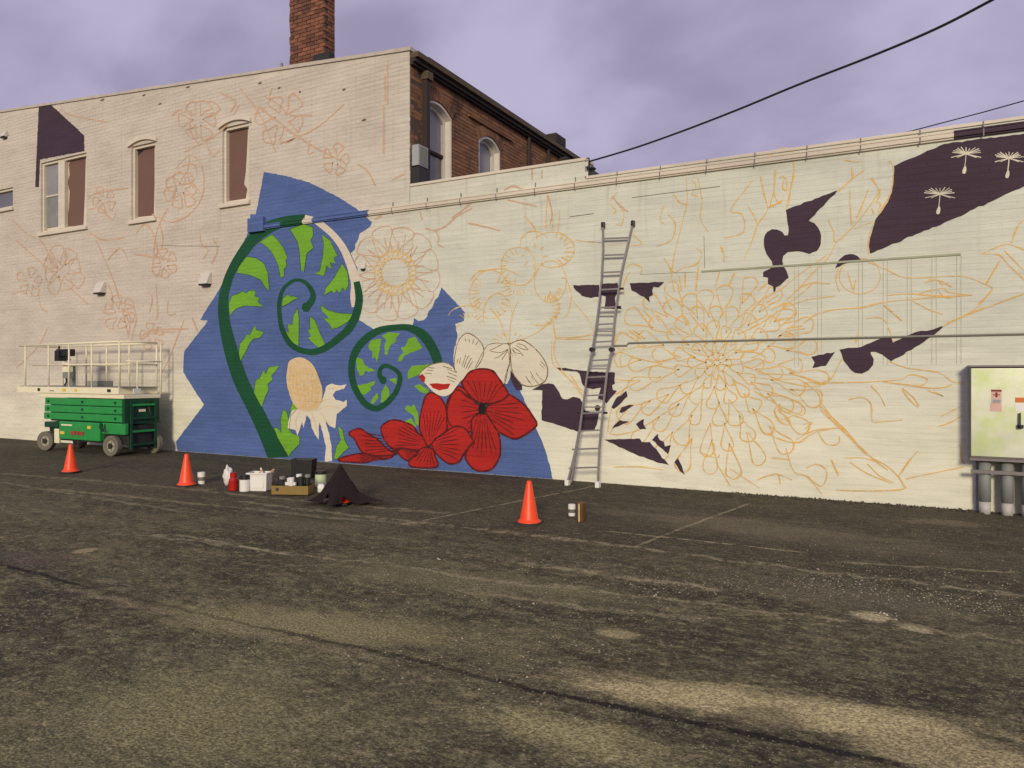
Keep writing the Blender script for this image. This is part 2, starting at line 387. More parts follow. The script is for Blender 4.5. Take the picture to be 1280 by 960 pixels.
    line((0, 590), (560, 640), .09, LT, .35, wob=.4, ns=4)
    line((175, 667), (1280, 800), .05, LT, .45, wob=.5, ns=3)
    line((1050, 700), (1280, 712), .05, LT, .5, wob=.3)
    line((420, 700), (1000, 735), .04, DK, .5, wob=.5, br=(.45, .6))
    c = n.mix(1.0, c, (1.02, 1.03, .93), 'MULTIPLY')
    # aggregate: pale chips and dark pores
    c = n.mix(1.0, c, n.math('ADD', .50, n.ramp(fine, .36, .66)), 'MULTIPLY')
    vb = n.new('ShaderNodeRGBToBW'); n.put(vb.inputs[0], vo.outputs['Color'])
    chip = n.math('MULTIPLY', n.ramp(vb.outputs[0], .72, .9), n.ramp(vo.outputs['Distance'], .5, .3))
    c = n.mix(n.math('MULTIPLY', chip, .6), c, (.46, .41, .25))
    vb2 = n.new('ShaderNodeRGBToBW'); n.put(vb2.inputs[0], vo2.outputs['Color'])
    chip2 = n.math('MULTIPLY', n.ramp(vb2.outputs[0], .88, .95), n.ramp(vo2.outputs['Distance'], .35, .2))
    c = n.mix(n.math('MULTIPLY', chip2, .5), c, (.52, .46, .30))
    n.put(b.inputs['Base Color'], c); b.inputs['Roughness'].default_value = .92; b.inputs['Specular IOR Level'].default_value = .25
    h = n.math('ADD', n.math('MULTIPLY', fine, .7), n.math('MULTIPLY', n.math('SUBTRACT', 1.0, vo.outputs['Distance']), .7))
    h = n.math('ADD', h, n.math('MULTIPLY', mid, 2.5))
    n.put(b.inputs['Normal'], n.bump(h, .9, .012))
    return m
g = MB()
xs = [-300, -60] + [x * .5 for x in range(-56, 25)] + [60, 300]; ys = [-300, -60] + [y * .5 for y in range(-30, 9)] + [60, 300]
def gz(x, y):
    if -28 < x < 12 and -15 < y < -.4: return .012 * math.sin(x * .9 + 1) * math.cos(y * 1.1) - .012
    return -.012 if y < -.4 else -.0
g.add([(x, y, gz(x, y)) for y in ys for x in xs], [(j * len(xs) + i, j * len(xs) + i + 1, (j + 1) * len(xs) + i + 1, (j + 1) * len(xs) + i) for j in range(len(ys) - 1) for i in range(len(xs) - 1)])
tag(g.build('asphalt_lot', ground_material(), smooth=True), kind='structure')

# loose gravel on the lot (nobody could count it)
rng = np.random.default_rng(3)
g = MB(); cnt = 0
def pebble(x, y, s_):
    h = s_ * random.uniform(.4, .8); a0 = random.random() * 6.28
    vs = [(x + s_ * random.uniform(.7, 1.2) * math.cos(a0 + k * 1.257), y + s_ * random.uniform(.7, 1.2) * math.sin(a0 + k * 1.257), -.014) for k in range(5)] + [(x, y, h - .012)]
    g.add(vs, [(k, (k + 1) % 5, 5) for k in range(5)])
for _ in range(9000):
    px = random.uniform(-150, 1430); py = 600 + 420 * random.random() ** 1.0
    p = Gp(px, py)
    if p.y > -.6: continue
    pebble(p.x, p.y, random.choice((.0025, .003, .0035, .004, .005, .008)))
for _ in range(2600):
    px = random.gauss(1050, 220); py = random.gauss(745 + (px - 1100) * .11, 18); p = Gp(px, py)
    if p.y < -.6: pebble(p.x, p.y, random.choice((.0035, .0045, .006, .009)))
gm = plain('gravel', (.26, .225, .16), .9, var=.2, scale=30, rnd=.65)
tag(g.build('gravel', gm), 'loose pale gravel chips scattered over the dark asphalt', kind='stuff')
# pale debris bits that catch the eye
g = MB()
for px, py, s_ in ((108, 686, .03), (1111, 766, .05), (1125, 772, .035), (1160, 794, .02), (820, 742, .02), (752, 665, .022), (667, 752, .02), (1095, 765, .04), (548, 697, .02),
                   (1170, 832, .02), (1010, 800, .015), (1105, 803, .015), (1000, 823, .02), (240, 650, .012), (578, 795, .013), (1072, 743, .015), (648, 624, .016)):
    p = Gp(px, py)
    for _k in range(5):
        u_ = random.random() * 6.28; rr_ = random.random() * s_ * 1.3; q_ = s_ * random.uniform(.2, .4); pebble(p.x + rr_ * math.cos(u_), p.y + rr_ * math.sin(u_), q_)
tag(g.build('rubble_bits', plain('rubble_pale', (.58, .53, .42), .9, var=.1)), 'larger pale rubble crumbs lying about the lot', kind='stuff')
# dirt and dead weeds heaped at the foot of the wall
g = MB()
for _ in range(2600):
    px = random.uniform(-30, 1330); dens = .25 + (.9 if 900 < px < 1230 else 0)
    if random.random() > dens: continue
    p = Wp(px, 600); x = p.x; y = -abs(random.gauss(0, .06 if px < 900 else .10)) - .006; s_ = random.uniform(.015, .05)
    a0 = random.random() * 6.28; h = random.uniform(.004, .028 if px > 900 else .014)
    g.add([(x + s_ * math.cos(a0), y, -.014), (x - s_ * math.cos(a0), y - s_ * .6, -.014), (x + s_ * .3 * math.sin(a0), y - s_ * .9, -.014), (x + random.uniform(-.01, .01), y - .003, h)],
          [(0, 1, 3), (1, 2, 3), (2, 0, 3)])
tag(g.build('dirt_and_dead_weeds', plain('dirt_dark', (.075, .065, .045), .95, var=.4, scale=10, rnd=.5)), 'dark dirt and dead weeds along the foot of the wall', kind='stuff')

# ------------------------------------------------------------------ masonry
XC = -7.43          # corner where the two-storey building ends
XL = -27.0; XR = 9.0
def top_tall(x):    # its parapet climbs to the left
    return 7.11 + (XC - x) * .086
def brick_field(mb, x0, x1, z0, ztop, holes, y=0, proud=.006, axis='x', jit=.002, bw=.21, rh=.075, jt=.009, cy=None):
    row = 0; z = z0
    zmax = max(ztop(x0), ztop(x1))
    while z < zmax:
        x = x0 - (bw / 2 if row % 2 else 0)
        while x < x1:
            a0 = max(x, x0) + jt / 2; a1 = min(x + bw, x1) - jt / 2; zt = z + rh - jt
            if a1 - a0 > .03 and z + rh < ztop((a0 + a1) / 2):
                segs = [(a0, a1)]
                for hx0, hx1, hz0, hz1 in holes:
                    if z < hz1 and zt > hz0:
                        ns = []
                        for s0, s1 in segs:
                            if s1 <= hx0 or s0 >= hx1: ns.append((s0, s1)); continue
                            if s0 < hx0 - .02: ns.append((s0, hx0))
                            if s1 > hx1 + .02: ns.append((hx1, s1))
                        segs = ns
                for s0, s1 in segs:
                    pr = proud + random.uniform(-jit, jit * .2)
                    if axis == 'x':   # facing -y, front at y = -0 .. shape sunk slightly
                        f0 = y + (proud - pr); vs = [(s0, f0, z), (s1, f0, z), (s1, f0, zt), (s0, f0, zt), (s0, y + proud, z), (s1, y + proud, z), (s1, y + proud, zt), (s0, y + proud, zt)]
                        mb.add(vs, [(0, 1, 2, 3), (1, 5, 6, 2), (4, 0, 3, 7), (3, 2, 6, 7), (4, 5, 1, 0)])
                    else:             # facing +x at x = y
                        f0 = y - (proud - pr); b0 = y - proud
                        vs = [(f0, s0, z), (f0, s1, z), (f0, s1, zt), (f0, s0, zt), (b0, s0, z), (b0, s1, z), (b0, s1, zt), (b0, s0, zt)]
                        mb.add(vs, [(0, 1, 2, 3), (1, 5, 6, 2), (4, 0, 3, 7), (3, 2, 6, 7), (4, 5, 1, 0)])
            x += bw
        z += rh; row += 1
def slab_field(mb, x0, x1, z0, ztop, holes, y, thick):
    """wall core with openings, as vertical strips"""
    cuts = sorted(set([x0, x1] + [c for h in holes for c in h[:2] if x0 < c < x1]))
    for a0, a1 in zip(cuts, cuts[1:]):
        m_ = (a0 + a1) / 2; hs = sorted([h[2:] for h in holes if h[0] < m_ < h[1]])
        z = z0; zt0, zt1 = ztop(a0), ztop(a1)
        for h0, h1 in hs:
            if h0 > z: mb.box(a0, a1, y, y + thick, z, h0)
            z = h1
        vs = [(a0, y, z), (a1, y, z), (a1, y, zt1), (a0, y, zt0), (a0, y + thick, z), (a1, y + thick, z), (a1, y + thick, zt1), (a0, y + thick, zt0)]
        mb.add(vs, [(0, 1, 2, 3), (5, 4, 7, 6), (1, 5, 6, 2), (4, 0, 3, 7), (3, 2, 6, 7), (4, 5, 1, 0)])

# windows of the painted upper storey, measured on the wall plane: (x0, x1, z0, z1)
def rect(pl, pr, pt, pb, pm=None):
    m_ = pm or (pl + pr) / 2; a0 = Wp(pl, pb).x; a1 = Wp(pr, pb).x
    return (a0, a1, Wp(m_, pb).z, Wp(m_, pt).z)
winA = rect(51, 108, 197, 287); winB = rect(164, 194, 180, 274); winC = rect(278, 311, 156, 253)
winD = (Wp(-14, 250).x, Wp(16, 250).x, Wp(10, 260).z, Wp(10, 235).z)
holes = [winA, winB, winC, winD]

tall = empty('brick_building', (-12, 0, 0), 'tall brick building with arched upper windows, its long side painted off-white', 'building')
mb = MB(); slab_field(mb, XL, XC - .02, -.3, lambda x: top_tall(x), holes, .0036, .3)
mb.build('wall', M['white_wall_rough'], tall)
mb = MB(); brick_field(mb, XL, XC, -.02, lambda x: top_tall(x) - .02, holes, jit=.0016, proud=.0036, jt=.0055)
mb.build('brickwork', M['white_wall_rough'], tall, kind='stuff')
# brick end wall facing the low roof
sideholes = [(.36, 1.30, 4.9, 6.48), (2.27, 3.14, 4.9, 6.38)]
mb = MB(); bx = XC - .012
cuts = [.31, .36, 1.30, 2.27, 3.14, 9.5]
for i, (a0, a1) in enumerate(zip(cuts, cuts[1:])):
    hz = [h for h in sideholes if abs(h[0] - a0) < .01]
    if hz: mb.box(bx - .3, bx, a0, a1, 4.0, hz[0][2]); mb.box(bx - .3, bx, a0, a1, hz[0][3], 7.0)
    else: mb.box(bx - .3, bx, a0, a1, 4.0, 7.0)
mb.build('side_wall', M['mortar'], tall)
mb = MB(); brick_field(mb, .012, 9.4, 4.2, lambda x: 6.96, [(h[0], h[1], h[2], h[3]) for h in sideholes], y=XC, proud=.010, axis='y', jit=.006, rh=.072, jt=.010)
mb.build('side_brickwork', M['brick'], tall, kind='stuff')
# unpainted quoin end of the painted wall
mb = MB(); mb.box(XC - .011, XC - .004, .0, .31, 4.4, 7.0); mb.build('wall_end', M['mortar'], tall)
# rest of the shell
mb = MB(); mb.box(XL, bx - .3, 9.2, 9.5, 0, 7.0); mb.box(XL, XL + .3, .31, 9.2, 0, 7.6); mb.build('rear_wall', M['brick'], tall)
mb = MB(); mb.add([(XL, .306, 7.75), (bx - .002, .306, 6.72), (bx - .002, 9.2, 6.72), (XL, 9.2, 7.75), (XL, .306, 7.6), (bx - .002, .306, 6.6), (bx - .002, 9.2, 6.6), (XL, 9.2, 7.6)], [(0, 1, 2, 3), (7, 6, 5, 4), (0, 4, 5, 1), (1, 5, 6, 2), (2, 6, 7, 3), (3, 7, 4, 0)])
mb.build('roof', M['roof'], tall)
# parapet cap of the painted wall: uneven metal/mortar
mb = MB(); x = XL
while x < XC - .02:
    x2 = min(x + random.uniform(.5, 1.1), XC + .02); zt = top_tall(x); zt2 = top_tall(x2)
    d0 = random.uniform(-.008, .010)
    vs = [(x, -.025, zt - .005), (x2, -.025, zt2 - .005), (x2, -.025, zt2 + .05 + d0), (x, -.025, zt + .05 + d0), (x, .33, zt - .005), (x2, .33, zt2 - .005), (x2, .33, zt2 + .05 + d0), (x, .33, zt + .05 + d0)]
    mb.add(vs, [(0, 1, 2, 3), (5, 4, 7, 6), (1, 5, 6, 2), (4, 0, 3, 7), (3, 2, 6, 7), (4, 5, 1, 0)])
    x = x2
mb.build('parapet_cap', plain('parapet_cap_paint', (.50, .44, .38), .8, var=.3, scale=5, bump=.3), tall)
# scars and missing mortar below the cap
M['scar'] = plain('scar', (.16, .09, .07), .95)
for px, py, l in ((128, 125, 3), (180, 119, 2), (235, 109, 2.5), (325, 104, 2), (349, 110, 1.5), (430, 112, 1.5), (375, 115, 1), (10, 169, 1), (200, 130, 2), (455, 150, 2), (60, 146, 1)):
    p = Wp(px, py); k = l * .03
    MB().film([(p.x - k, p.z - .012), (p.x + k * .4, p.z - .02), (p.x + k, p.z + .004), (p.x + k * .2, p.z + .022), (p.x - k * .7, p.z + .012)], -.003).build('mortar_scar', M['scar'], tall)
# dark cornice of the end wall
mb = MB(); mb.box(XC + .004, XC + .07, -.02, 7.2, 6.86, 6.90); mb.build('cornice_bed', M['darkwood'], tall)
mb = MB(); mb.box(XC + .004, XC + .12, -.02, 7.2, 6.903, 6.97); mb.build('cornice_soffit', M['darkwood'], tall)
mb = MB(); mb.box(XC + .004, XC + .18, -.02, 7.3, 6.973, 7.06); mb.build('gutter', M['rust'], tall)
mb = MB(); mb.box(XC - .30, XC + .16, .32, 7.5, 7.063, 7.09); mb.build('roof_edge', M['darkwood'], tall)
mb = MB(); mb.box(XC - .3, XC + .16, 5.55, 6.1, 7.103, 7.30); mb.build('roof_block', M['darkwood'], tall)
mb = MB(); mb.box(XC + .004, XC + .20, 6.0, 9.4, 4.9, 6.85); mb.build('rear_lean_to', M['darkwood'], tall)
mb = MB(); mb.box(XC + .004, XC + .05, 1.85, 3.6, 6.56, 6.60); mb.build('brick_ledge', M['brick'], tall)

def arch_window(parent, y0, y1, z0, z1, rise, name='side_window'):
    """tall sash window in the end wall: white arched frame, pale upper pane, dark lower pane"""
    xg = XC - .165
    c = (y0 + y1) / 2; hw = (y1 - y0) / 2
    def arc(h, top, n=12):
        return [(c - h + 2 * h * i / n, top - rise + rise * (1 - (2 * i / n - 1) ** 2)) for i in range(n + 1)]
    fr = MB(); outer = [(y0, z0)] + arc(hw, z1) + [(y1, z0)]; t = .085
    inner = [(y0 + t, z0)] + arc(hw - t, z1 - .11) + [(y1 - t, z0)]
    n = len(outer)
    tl = .035; lin = [(y0 + tl, z0)] + arc(hw - tl, z1 - .04) + [(y1 - tl, z0)]
    for xf, xb, inn in ((XC - .008, XC - .19, lin), (XC - .125, XC - .185, inner)):
        vs = [(xf, *p) for p in outer] + [(xf, *p) for p in inn] + [(xb, *p) for p in inn] + [(xb, *p) for p in outer]
        fs = []
        for i in range(n - 1):
            fs += [(i, i + 1, n + i + 1, n + i), (n + i, n + i + 1, 2 * n + i + 1, 2 * n + i)]
        fr.add(vs, fs)
    f = fr.build(name, M['trim'], parent)
    # brick filling between arch and the square opening
    fl = MB(); a_ = arc(hw, z1); 
    for i in range(len(a_) - 1):
        fl.add([(XC - .011, a_[i][0], a_[i][1]), (XC - .011, a_[i + 1][0], a_[i + 1][1]), (XC - .011, a_[i + 1][0], z1 + .002), (XC - .011, a_[i][0], z1 + .002)], [(0, 1, 2, 3)])
    fl.build('arch_spandrel', M['brick'], f)
    zm = z0 + (z1 - z0) * .46
    p = MB(); p.add([(xg, *q) for q in [(y0 + t, zm)] + arc(hw - t, z1 - .11)[0:] + [(y1 - t, zm)]], [tuple(range(15))]); p.build('upper_pane', M['glassdim'], f)
    p = MB(); p.box(xg - .03, xg - .02, y0 + t, y1 - t, z0, zm); p.build('lower_pane', M['glass'], f)
    p = MB(); p.box(xg - .01, xg + .03, y0 + t, y1 - t, zm - .03, zm + .02); p.build('meeting_rail', M['darkwood'], f)
    p = MB(); p.box(xg + .002, xg + .03, y1 - t - .05, y1 - t - .005, zm + .02, z1 - rise - .12); p.build('sash_stile', M['trim'], f)
    # brick arch ring
    rg = MB(); NB = 16
    for i in range(NB):
        u0 = i / NB; u1 = (i + .86) / NB
        def pt(u, o): 
            yy = c - (hw + .0) + 2 * hw * u; zz_ = z1 - rise + rise * (1 - (2 * u - 1) ** 2); sl = -(2 * u - 1) * 2 * rise / hw / 1.0
            nx, nz = -sl, 1; L = math.hypot(nx, nz); return (yy - o * sl / L * 1.0, zz_ + o / L)
        q = [pt(u0, .01), pt(u1, .01), pt(u1, .21), pt(u0, .21)]
        rg.add([(XC + .014, *k) for k in q] + [(XC - .005, *k) for k in q], [(0, 1, 2, 3), (0, 4, 5, 1), (1, 5, 6, 2), (2, 6, 7, 3), (3, 7, 4, 0)])
    rg.build('brick_arch', M['brick'], f)
    return f
arch_window(tall, .36, 1.30, 4.9, 6.50, .17)
arch_window(tall, 2.27, 3.14, 4.9, 6.40, .17)
# downpipe with hopper, air conditioner, far pipes
mb = MB(); mb.box(XC + .012, XC + .11, .33, .43, 4.83, 6.72); dp = mb.build('downpipe', M['darkwood'], tall)
mb = MB(); mb.box(XC + .010, XC + .15, .31, .47, 6.723, 6.858); mb.build('hopper', M['rust'], dp)
ac = empty('air_conditioner', (XC + .2, .18, 4.9), 'grey louvred air conditioner box hung on the brick end wall beside the white corner', 'air conditioner')
mb = MB(); mb.box(XC + .02, XC + .16, .02, .30, 5.15, 5.50); mb.build('case', plain('ac_grey', (.36, .37, .38), .5), ac)
mb = MB()
for k in range(7): mb.box(XC + .163, XC + .172, .05 + k * .034, .065 + k * .034, 5.17, 5.48)
mb.build('louvres', M['greybox'], ac)
mb = MB(); mb.box(XC + .02, XC + .18, .01, .32, 4.85, 5.12); mb.build('bracket', M['machine'], ac)
for yy in (4.35, 5.35):
    mb = MB(); mb.tube([(XC + .05, yy, 4.83), (XC + .05, yy, 6.85)], .04); mb.build('vent_pipe', M['darkwood'], tall)
mb = MB(); mb.tube([(XC + .01, 4.1, 5.95), (XC + .18, 4.1, 5.98), (XC + .2, 4.1, 5.88)], .03); mb.lathe([(.03, 0), (.09, -.1), (.085, -.11)], (XC + .2, 4.1, 5.9), 10)
lampo = mb.build('wall_lamp', M['machine']); tag(lampo, 'small dark barn lamp on the brown brick end wall past the second arched window', 'lamp')

# chimney: every brick one object
ch = MB(); CX0, CX1, CY0, CY1 = -10.56, -9.68, .36, .64
CZ0, CZ1 = 6.9, 9.75
ch.box(CX0 + .012, CX1 - .012, CY0 + .012, CY1 - .012, CZ0, CZ1); chim = ch.build('chimney', M['mortar'], tall)
def brick_mesh(L, name):
    b = MB(); b.box(0, L, 0, .10, 0, .062, 0.5); 
    me = bpy.data.meshes.new(name); me.from_pydata(b.v, [], b.f)
    return me
CBM = []
for k in range(6):
    t = k / 5; m_, n, b = base_mat('chimney_brick_%d' % k)
    c = tuple(p * (1 - t) + q * t for p, q in zip((.12, .052, .032), (.25, .100, .056)))
    pos = n.new('ShaderNodeNewGeometry').outputs['Position']
    n.put(b.inputs['Base Color'], n.mix(1.0, n.mix(n.ramp(n.noise(pos, 6, 5, .7), .5, .75), c, (.05, .028, .022)), n.math('ADD', .6, n.math('MULTIPLY', n.noise(pos, 40, 4, .7), .8)), 'MULTIPLY')); b.inputs['Roughness'].default_value = .9
    CBM.append(m_)
def chim_brick(L, loc, rz):
    me = cache.setdefault((round(L, 3), len(CBM) and random.randrange(6)), None)
    return me
cache = {}
def place_brick(L, loc, rz, parent, poff):
    k = (round(L, 3), random.randrange(6))
    if k not in cache:
        me = brick_mesh(L, 'brick'); me.materials.append(CBM[k[1]]); cache[k] = me
    o = bpy.data.objects.new('brick', cache[k]); COL.objects.link(o); o.parent = parent
    o.location = Vector(loc) - poff; o.rotation_euler = (0, 0, rz)
poff = wloc(chim); n_b = 0
row = 0; z = 7.30
while z < 9.15:
    # front courses (facing -y), from left to right
    L = .205; x = CX0 - (0 if row % 2 == 0 else .1075)
    while x < CX1 - .02:
        a0 = max(x, CX0); a1 = min(x + L, CX1 - (0.0))
        if a1 - a0 > .04:
            place_brick(a1 - a0 - .008, (a0 + random.uniform(-.004, .004) - (random.choice((0, .012, .02)) if a0 == CX0 else 0), CY0 - random.uniform(0, .008), z), 0, chim, poff); n_b += 1
        x += L + .01
    y = CY0 + (.105 if row % 2 == 0 else .0)
    while y < CY1 - .02:      # right face (facing +x)
        a1 = min(y + L, CY1)
        if a1 - y > .04: place_brick(a1 - y - .008, (CX1 + random.uniform(0, .008), y + .003, z), math.pi / 2, chim, poff); n_b += 1
        y += L + .01
    z += .073; row += 1
mb = MB(); mb.box(CX0 - .03, CX1 + .03, CY0 - .03, CY1 + .03, CZ1, CZ1 + .1); mb.build('chimney_cap', M['mortar'], chim)
mb = MB(); brick_field(mb, CX0, CX1, 9.16, lambda x: CZ1, [], y=CY0, proud=.012, jit=.005, rh=.073, bw=.215)
mb.build('upper_brickwork', M['chimbrick'], chim, kind='stuff')
mb = MB(); v0 = Wp(391, 79, .34); v1 = Wp(411, 79, .34)
mb.box(v0.x, v1.x, .34, .50, v0.z - .1, v0.z + .15)
o = mb.build('roof_vent', M['machine'], None, bevel=.01); tag(o, 'small black vent box on the parapet at the foot of the chimney', 'vent')
mb = MB(); v0 = Wp(352, 85, .2); mb.tube([(v0.x, .2, v0.z - .15), (v0.x, .2, v0.z + .09)], .03)
tag(mb.build('roof_pipe', M['greybox']), 'thin grey pipe stub on the parapet just left of the chimney', 'pipe')

# painted-wall windows -------------------------------------------------------
def frame_rect(x0, x1, z0, z1, t, y0, y1):
    m_ = MB(); m_.box(x0, x0 + t, y0, y1, z0, z1); m_.box(x1 - t, x1, y0, y1, z0, z1)
    m_.box(x0 + t, x1 - t, y0, y1, z0, z0 + t); m_.box(x0 + t, x1 - t, y0, y1, z1 - t, z1); return m_
def rag(x0, x1, z0, z1, amt, n=14, left=True, right=True):
    """board outline with the ragged line that the roller left"""
    pts = [(x0, z0)]
    pts += [(x1, z0)]
    for i in range(1, n): pts.append((x1 - (random.random() * amt if right else 0), z0 + (z1 - z0) * i / n))
    pts += [(x1 - amt * .3, z1), (x0 + amt * .5, z1)]
    for i in range(n - 1, 0, -1): pts.append((x0 + (random.random() * amt if left else 0), z0 + (z1 - z0) * i / n))
    return pts
def painted_window(h, boards, sill=True, arch=0, lab=None):
    x0, x1, z0, z1 = h
    f = frame_rect(x0, x1, z0, z1, .055, .05, .20).build('window', M['white_film'], tall)
    if lab: f['label'] = lab
    MB().box(x0 + .055, x1 - .055, .13, .19, z0 + .055, z1 - .055).build('infill_board', M['white_film'], f)
    if sill: MB().box(x0 - .06, x1 + .06, -.06, .06, z0 - .08, z0 - .002).build('sill', M['white_film'], f, bevel=.006)
    if arch:
        m_ = MB(); n = 12; c = (x0 + x1) / 2; hw = (x1 - x0) / 2 + .08
        for o_ in (0,):
            lo = [(c - hw + 2 * hw * i / n, z1 - .02 + arch * (1 - (2 * i / n - 1) ** 2)) for i in range(n + 1)]
            up = [(p[0], p[1] + .085) for p in lo]
            vs = [(p[0], -.05, p[1]) for p in lo] + [(p[0], -.05, p[1]) for p in up] + [(p[0], .03, p[1]) for p in lo] + [(p[0], .03, p[1]) for p in up]; k = n + 1
            fs = []
            for i in range(n): fs += [(i, i + 1, k + i + 1, k + i), (2 * k + i + 1, 2 * k + i, i, i + 1), (k + i, k + i + 1, 3 * k + i + 1, 3 * k + i)]
            fs += [(0, k, 3 * k, 2 * k), (n, 2 * k + n, 3 * k + n, k + n)]
            m_.add(vs, fs)
        m_.build('arch_hood', M['white_film'], f)
    return f
f = painted_window(winA, None, lab='double window with a pale pane and a brown board')
xm0 = Wp(76, 240, .1).x; xm1 = Wp(84, 240, .1).x
MB().box(xm0, xm1, .04, .12, winA[2] + .056, winA[3] - .056).build('mullion', M['white_film'], f)
gl = (Wp(55, 250, .11).x, Wp(75, 250, .11).x)
zt = Wp(65, 203, .11).z; zb = Wp(65, 287, .11).z; zm = Wp(65, 245, .11).z
MB().box(gl[0], gl[1] - .02, .105, .115, zm + .02, zt).build('upper_pane', M['glassdim'], f)
MB().box(gl[0], gl[1] - .02, .112, .122, zb + .06, zm - .02).build('lower_pane', plain('pane_grey', (.22, .23, .215), .3, var=.35, scale=5, spec=.7), f)
MB().box(gl[0], gl[1] - .02, .09, .118, zm - .018, zm + .018).build('meeting_rail', M['white_film'], f)
def board_px(ptspx, y, parent, mat='board'):
    MB().film([(Wp(px, py, y).x, Wp(px, py, y).z) for px, py in ptspx], y).build('brown_board', M[mat], parent)
board_px([(84, 283), (104, 283), (106, 240), (107, 197), (90, 199), (86, 205), (87, 218), (85, 228), (87, 240), (86, 262)], .125, f)
f = painted_window(winB, None, arch=.10, lab='narrow arched window with a brown board torn at its top')
board_px([(165.5, 272), (192, 269), (193, 230), (193, 180), (190, 180), (186, 183), (182, 181), (177, 187), (172, 189), (169, 195), (168, 205), (168, 215), (166, 225), (167, 250)], .125, f)
board_px([(170, 191), (176, 184), (183, 180), (186, 184), (181, 187), (175, 192), (172, 196)], .122, f, 'machine')
f = painted_window(winC, None, arch=.10, lab='narrow arched window nearest the chimney with a whole brown board')
board_px([(280, 252), (307, 248), (309, 236), (305, 230), (307, 215), (308, 200), (309, 180), (310, 158), (296, 155), (283, 157), (283, 180), (281, 200), (281, 225)], .125, f)
f = painted_window(winD, None)
MB().box(winD[0] + .06, winD[1] - .10, .105, .115, winD[2] + .06, winD[3] - .06).build('pane', M['glass'], f)

# ------------------------------------------------------------------ low building
low = empty('low_brick_building', (0, 0, 0), 'long single-storey building with a flat parapet, painted off-white, right part of the block', 'building')
def top_low(x): return 4.80 if x < -4.23 else 4.52
mb = MB()
mb.box(XC - .019, -4.23, .0022, .306, -.3, 4.80); mb.box(-4.23, XR, .0022, .306, -.3, 4.52)
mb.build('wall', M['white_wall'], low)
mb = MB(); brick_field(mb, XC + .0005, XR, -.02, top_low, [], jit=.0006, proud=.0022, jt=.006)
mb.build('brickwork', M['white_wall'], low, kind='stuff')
mb = MB(); mb.box(XC + .001, -4.21, -.02, .33, 4.79, 4.835); mb.build('coping', M['white_film'], low, bevel=.006)
mb = MB(); mb.box(-4.205, XR, -.02, .33, 4.515, 4.555); mb.build('coping', M['white_film'], low, bevel=.006)
mb = MB(); mb.box(XC + .001, XR, .31, 12, 4.0, 4.1); mb.box(XR - .3, XR, .31, 12, 0, 4.0); mb.box(XC, XR, 12, 12.3, 0, 4.5); mb.build('roof', M['roof'], low)
# projecting string course (double line) with the strip of paint each part carries
def strip(px0, px1, mat, name='string_course'):
    x0 = Wp(px0, 250).x; x1 = min(Wp(px1, 200).x, XR) if px1 < 1300 else XR
    m_ = MB(); m_.box(x0 + .001, x1, -.035, .02, 4.385, 4.405); m_.box(x0 + .001, x1, -.055, .02, 4.4055, 4.455); m_.box(x0 + .001, x1, -.028, .02, 4.47, 4.487)
    m_.build(name, M[mat], low, bevel=0)
strip(313, 352, 'blue'); strip(352, 380, 'dgreen'); strip(380, 392, 'white_film'); strip(392, 462, 'blue'); strip(462, 1192, 'white_film'); strip(1192, 1400, 'purple')
for px in (492, 535, 577, 622, 670, 720, 772, 826, 884, 944, 1009, 1076, 1150, 1229, 1318):
    x = Wp(px, 240).x; zt = 4.56 if px < 735 else 4.553
    m_ = MB(); m_.box(x - .007, x + .007, -.060, -.0555, 4.37, 4.46); m_.box(x - .007, x + .007, -.026, -.0205, 4.488, zt)
    m_.build('strap', plain('strap_grey', (.20, .17, .17), .7) if px == 492 else bpy.data.materials['strap_grey'], low)
mb = MB(); p = Wp(313, 268); mb.box(p.x, p.x + .42, -.075, .0, 4.35, 4.62); mb.build('corner_box', M['blue'], low)
M['batten'] = plain('batten_paint', (.50, .49, .40), .8, var=.2, scale=3)
# window lintel line, infill battens and conduit
mb = MB(); xs_ = [Wp(px, 330).x for px in (877, 948)] 
mb.box(Wp(877, 338).x, Wp(1201, 316).x, -.014, .0, 3.01, 3.035); mb.build('lintel_edge', plain('lintel_green_grey', (.36, .38, .27), .8, var=.25, scale=4), low)
for px in (996, 1025, 1076, 1107, 1137, 1168, 1199):
    x = Wp(px, 380).x
    for dx in (-.025, .02):
        m_ = MB(); m_.box(x + dx - .004, x + dx + .004, -.0036, .0, 1.72, 3.008); m_.build('infill_batten', M['batten'], low)
mb = MB()
pts = [Wp(768, 432.5), Wp(784, 432), Wp(786, 426.5), Wp(830, 425)]
mb.tube([(p.x, -.012, z_) for p, z_ in zip(pts, (2.02, 2.02, 2.055, 2.057))] + [(XR, -.012, 2.07)], .014, 6)
mb.build('conduit', plain('conduit_wall', (.22, .21, .18), .7), low)
# hairline cracks and patched joints
mb = MB()
def wl(pts_, wd, y=-.004): mb.ribbon([(Wp(*p).x, Wp(*p).z) for p in pts_], wd, y)
wl([(790, 247), (845, 240), (900, 233)], .008); wl([(712, 271), (742, 267)], .010); wl([(735, 302), (752, 303)], .006)
wl([(800, 343), (870, 340)], .005); wl([(880, 295), (881, 335)], .006); wl([(200, 307), (275, 308)], .008); wl([(310, 306), (345, 303), (440, 296)], .006)
mb.build('crack', plain('crack_dark', (.17, .15, .13), .9, var=.4, scale=10), low)

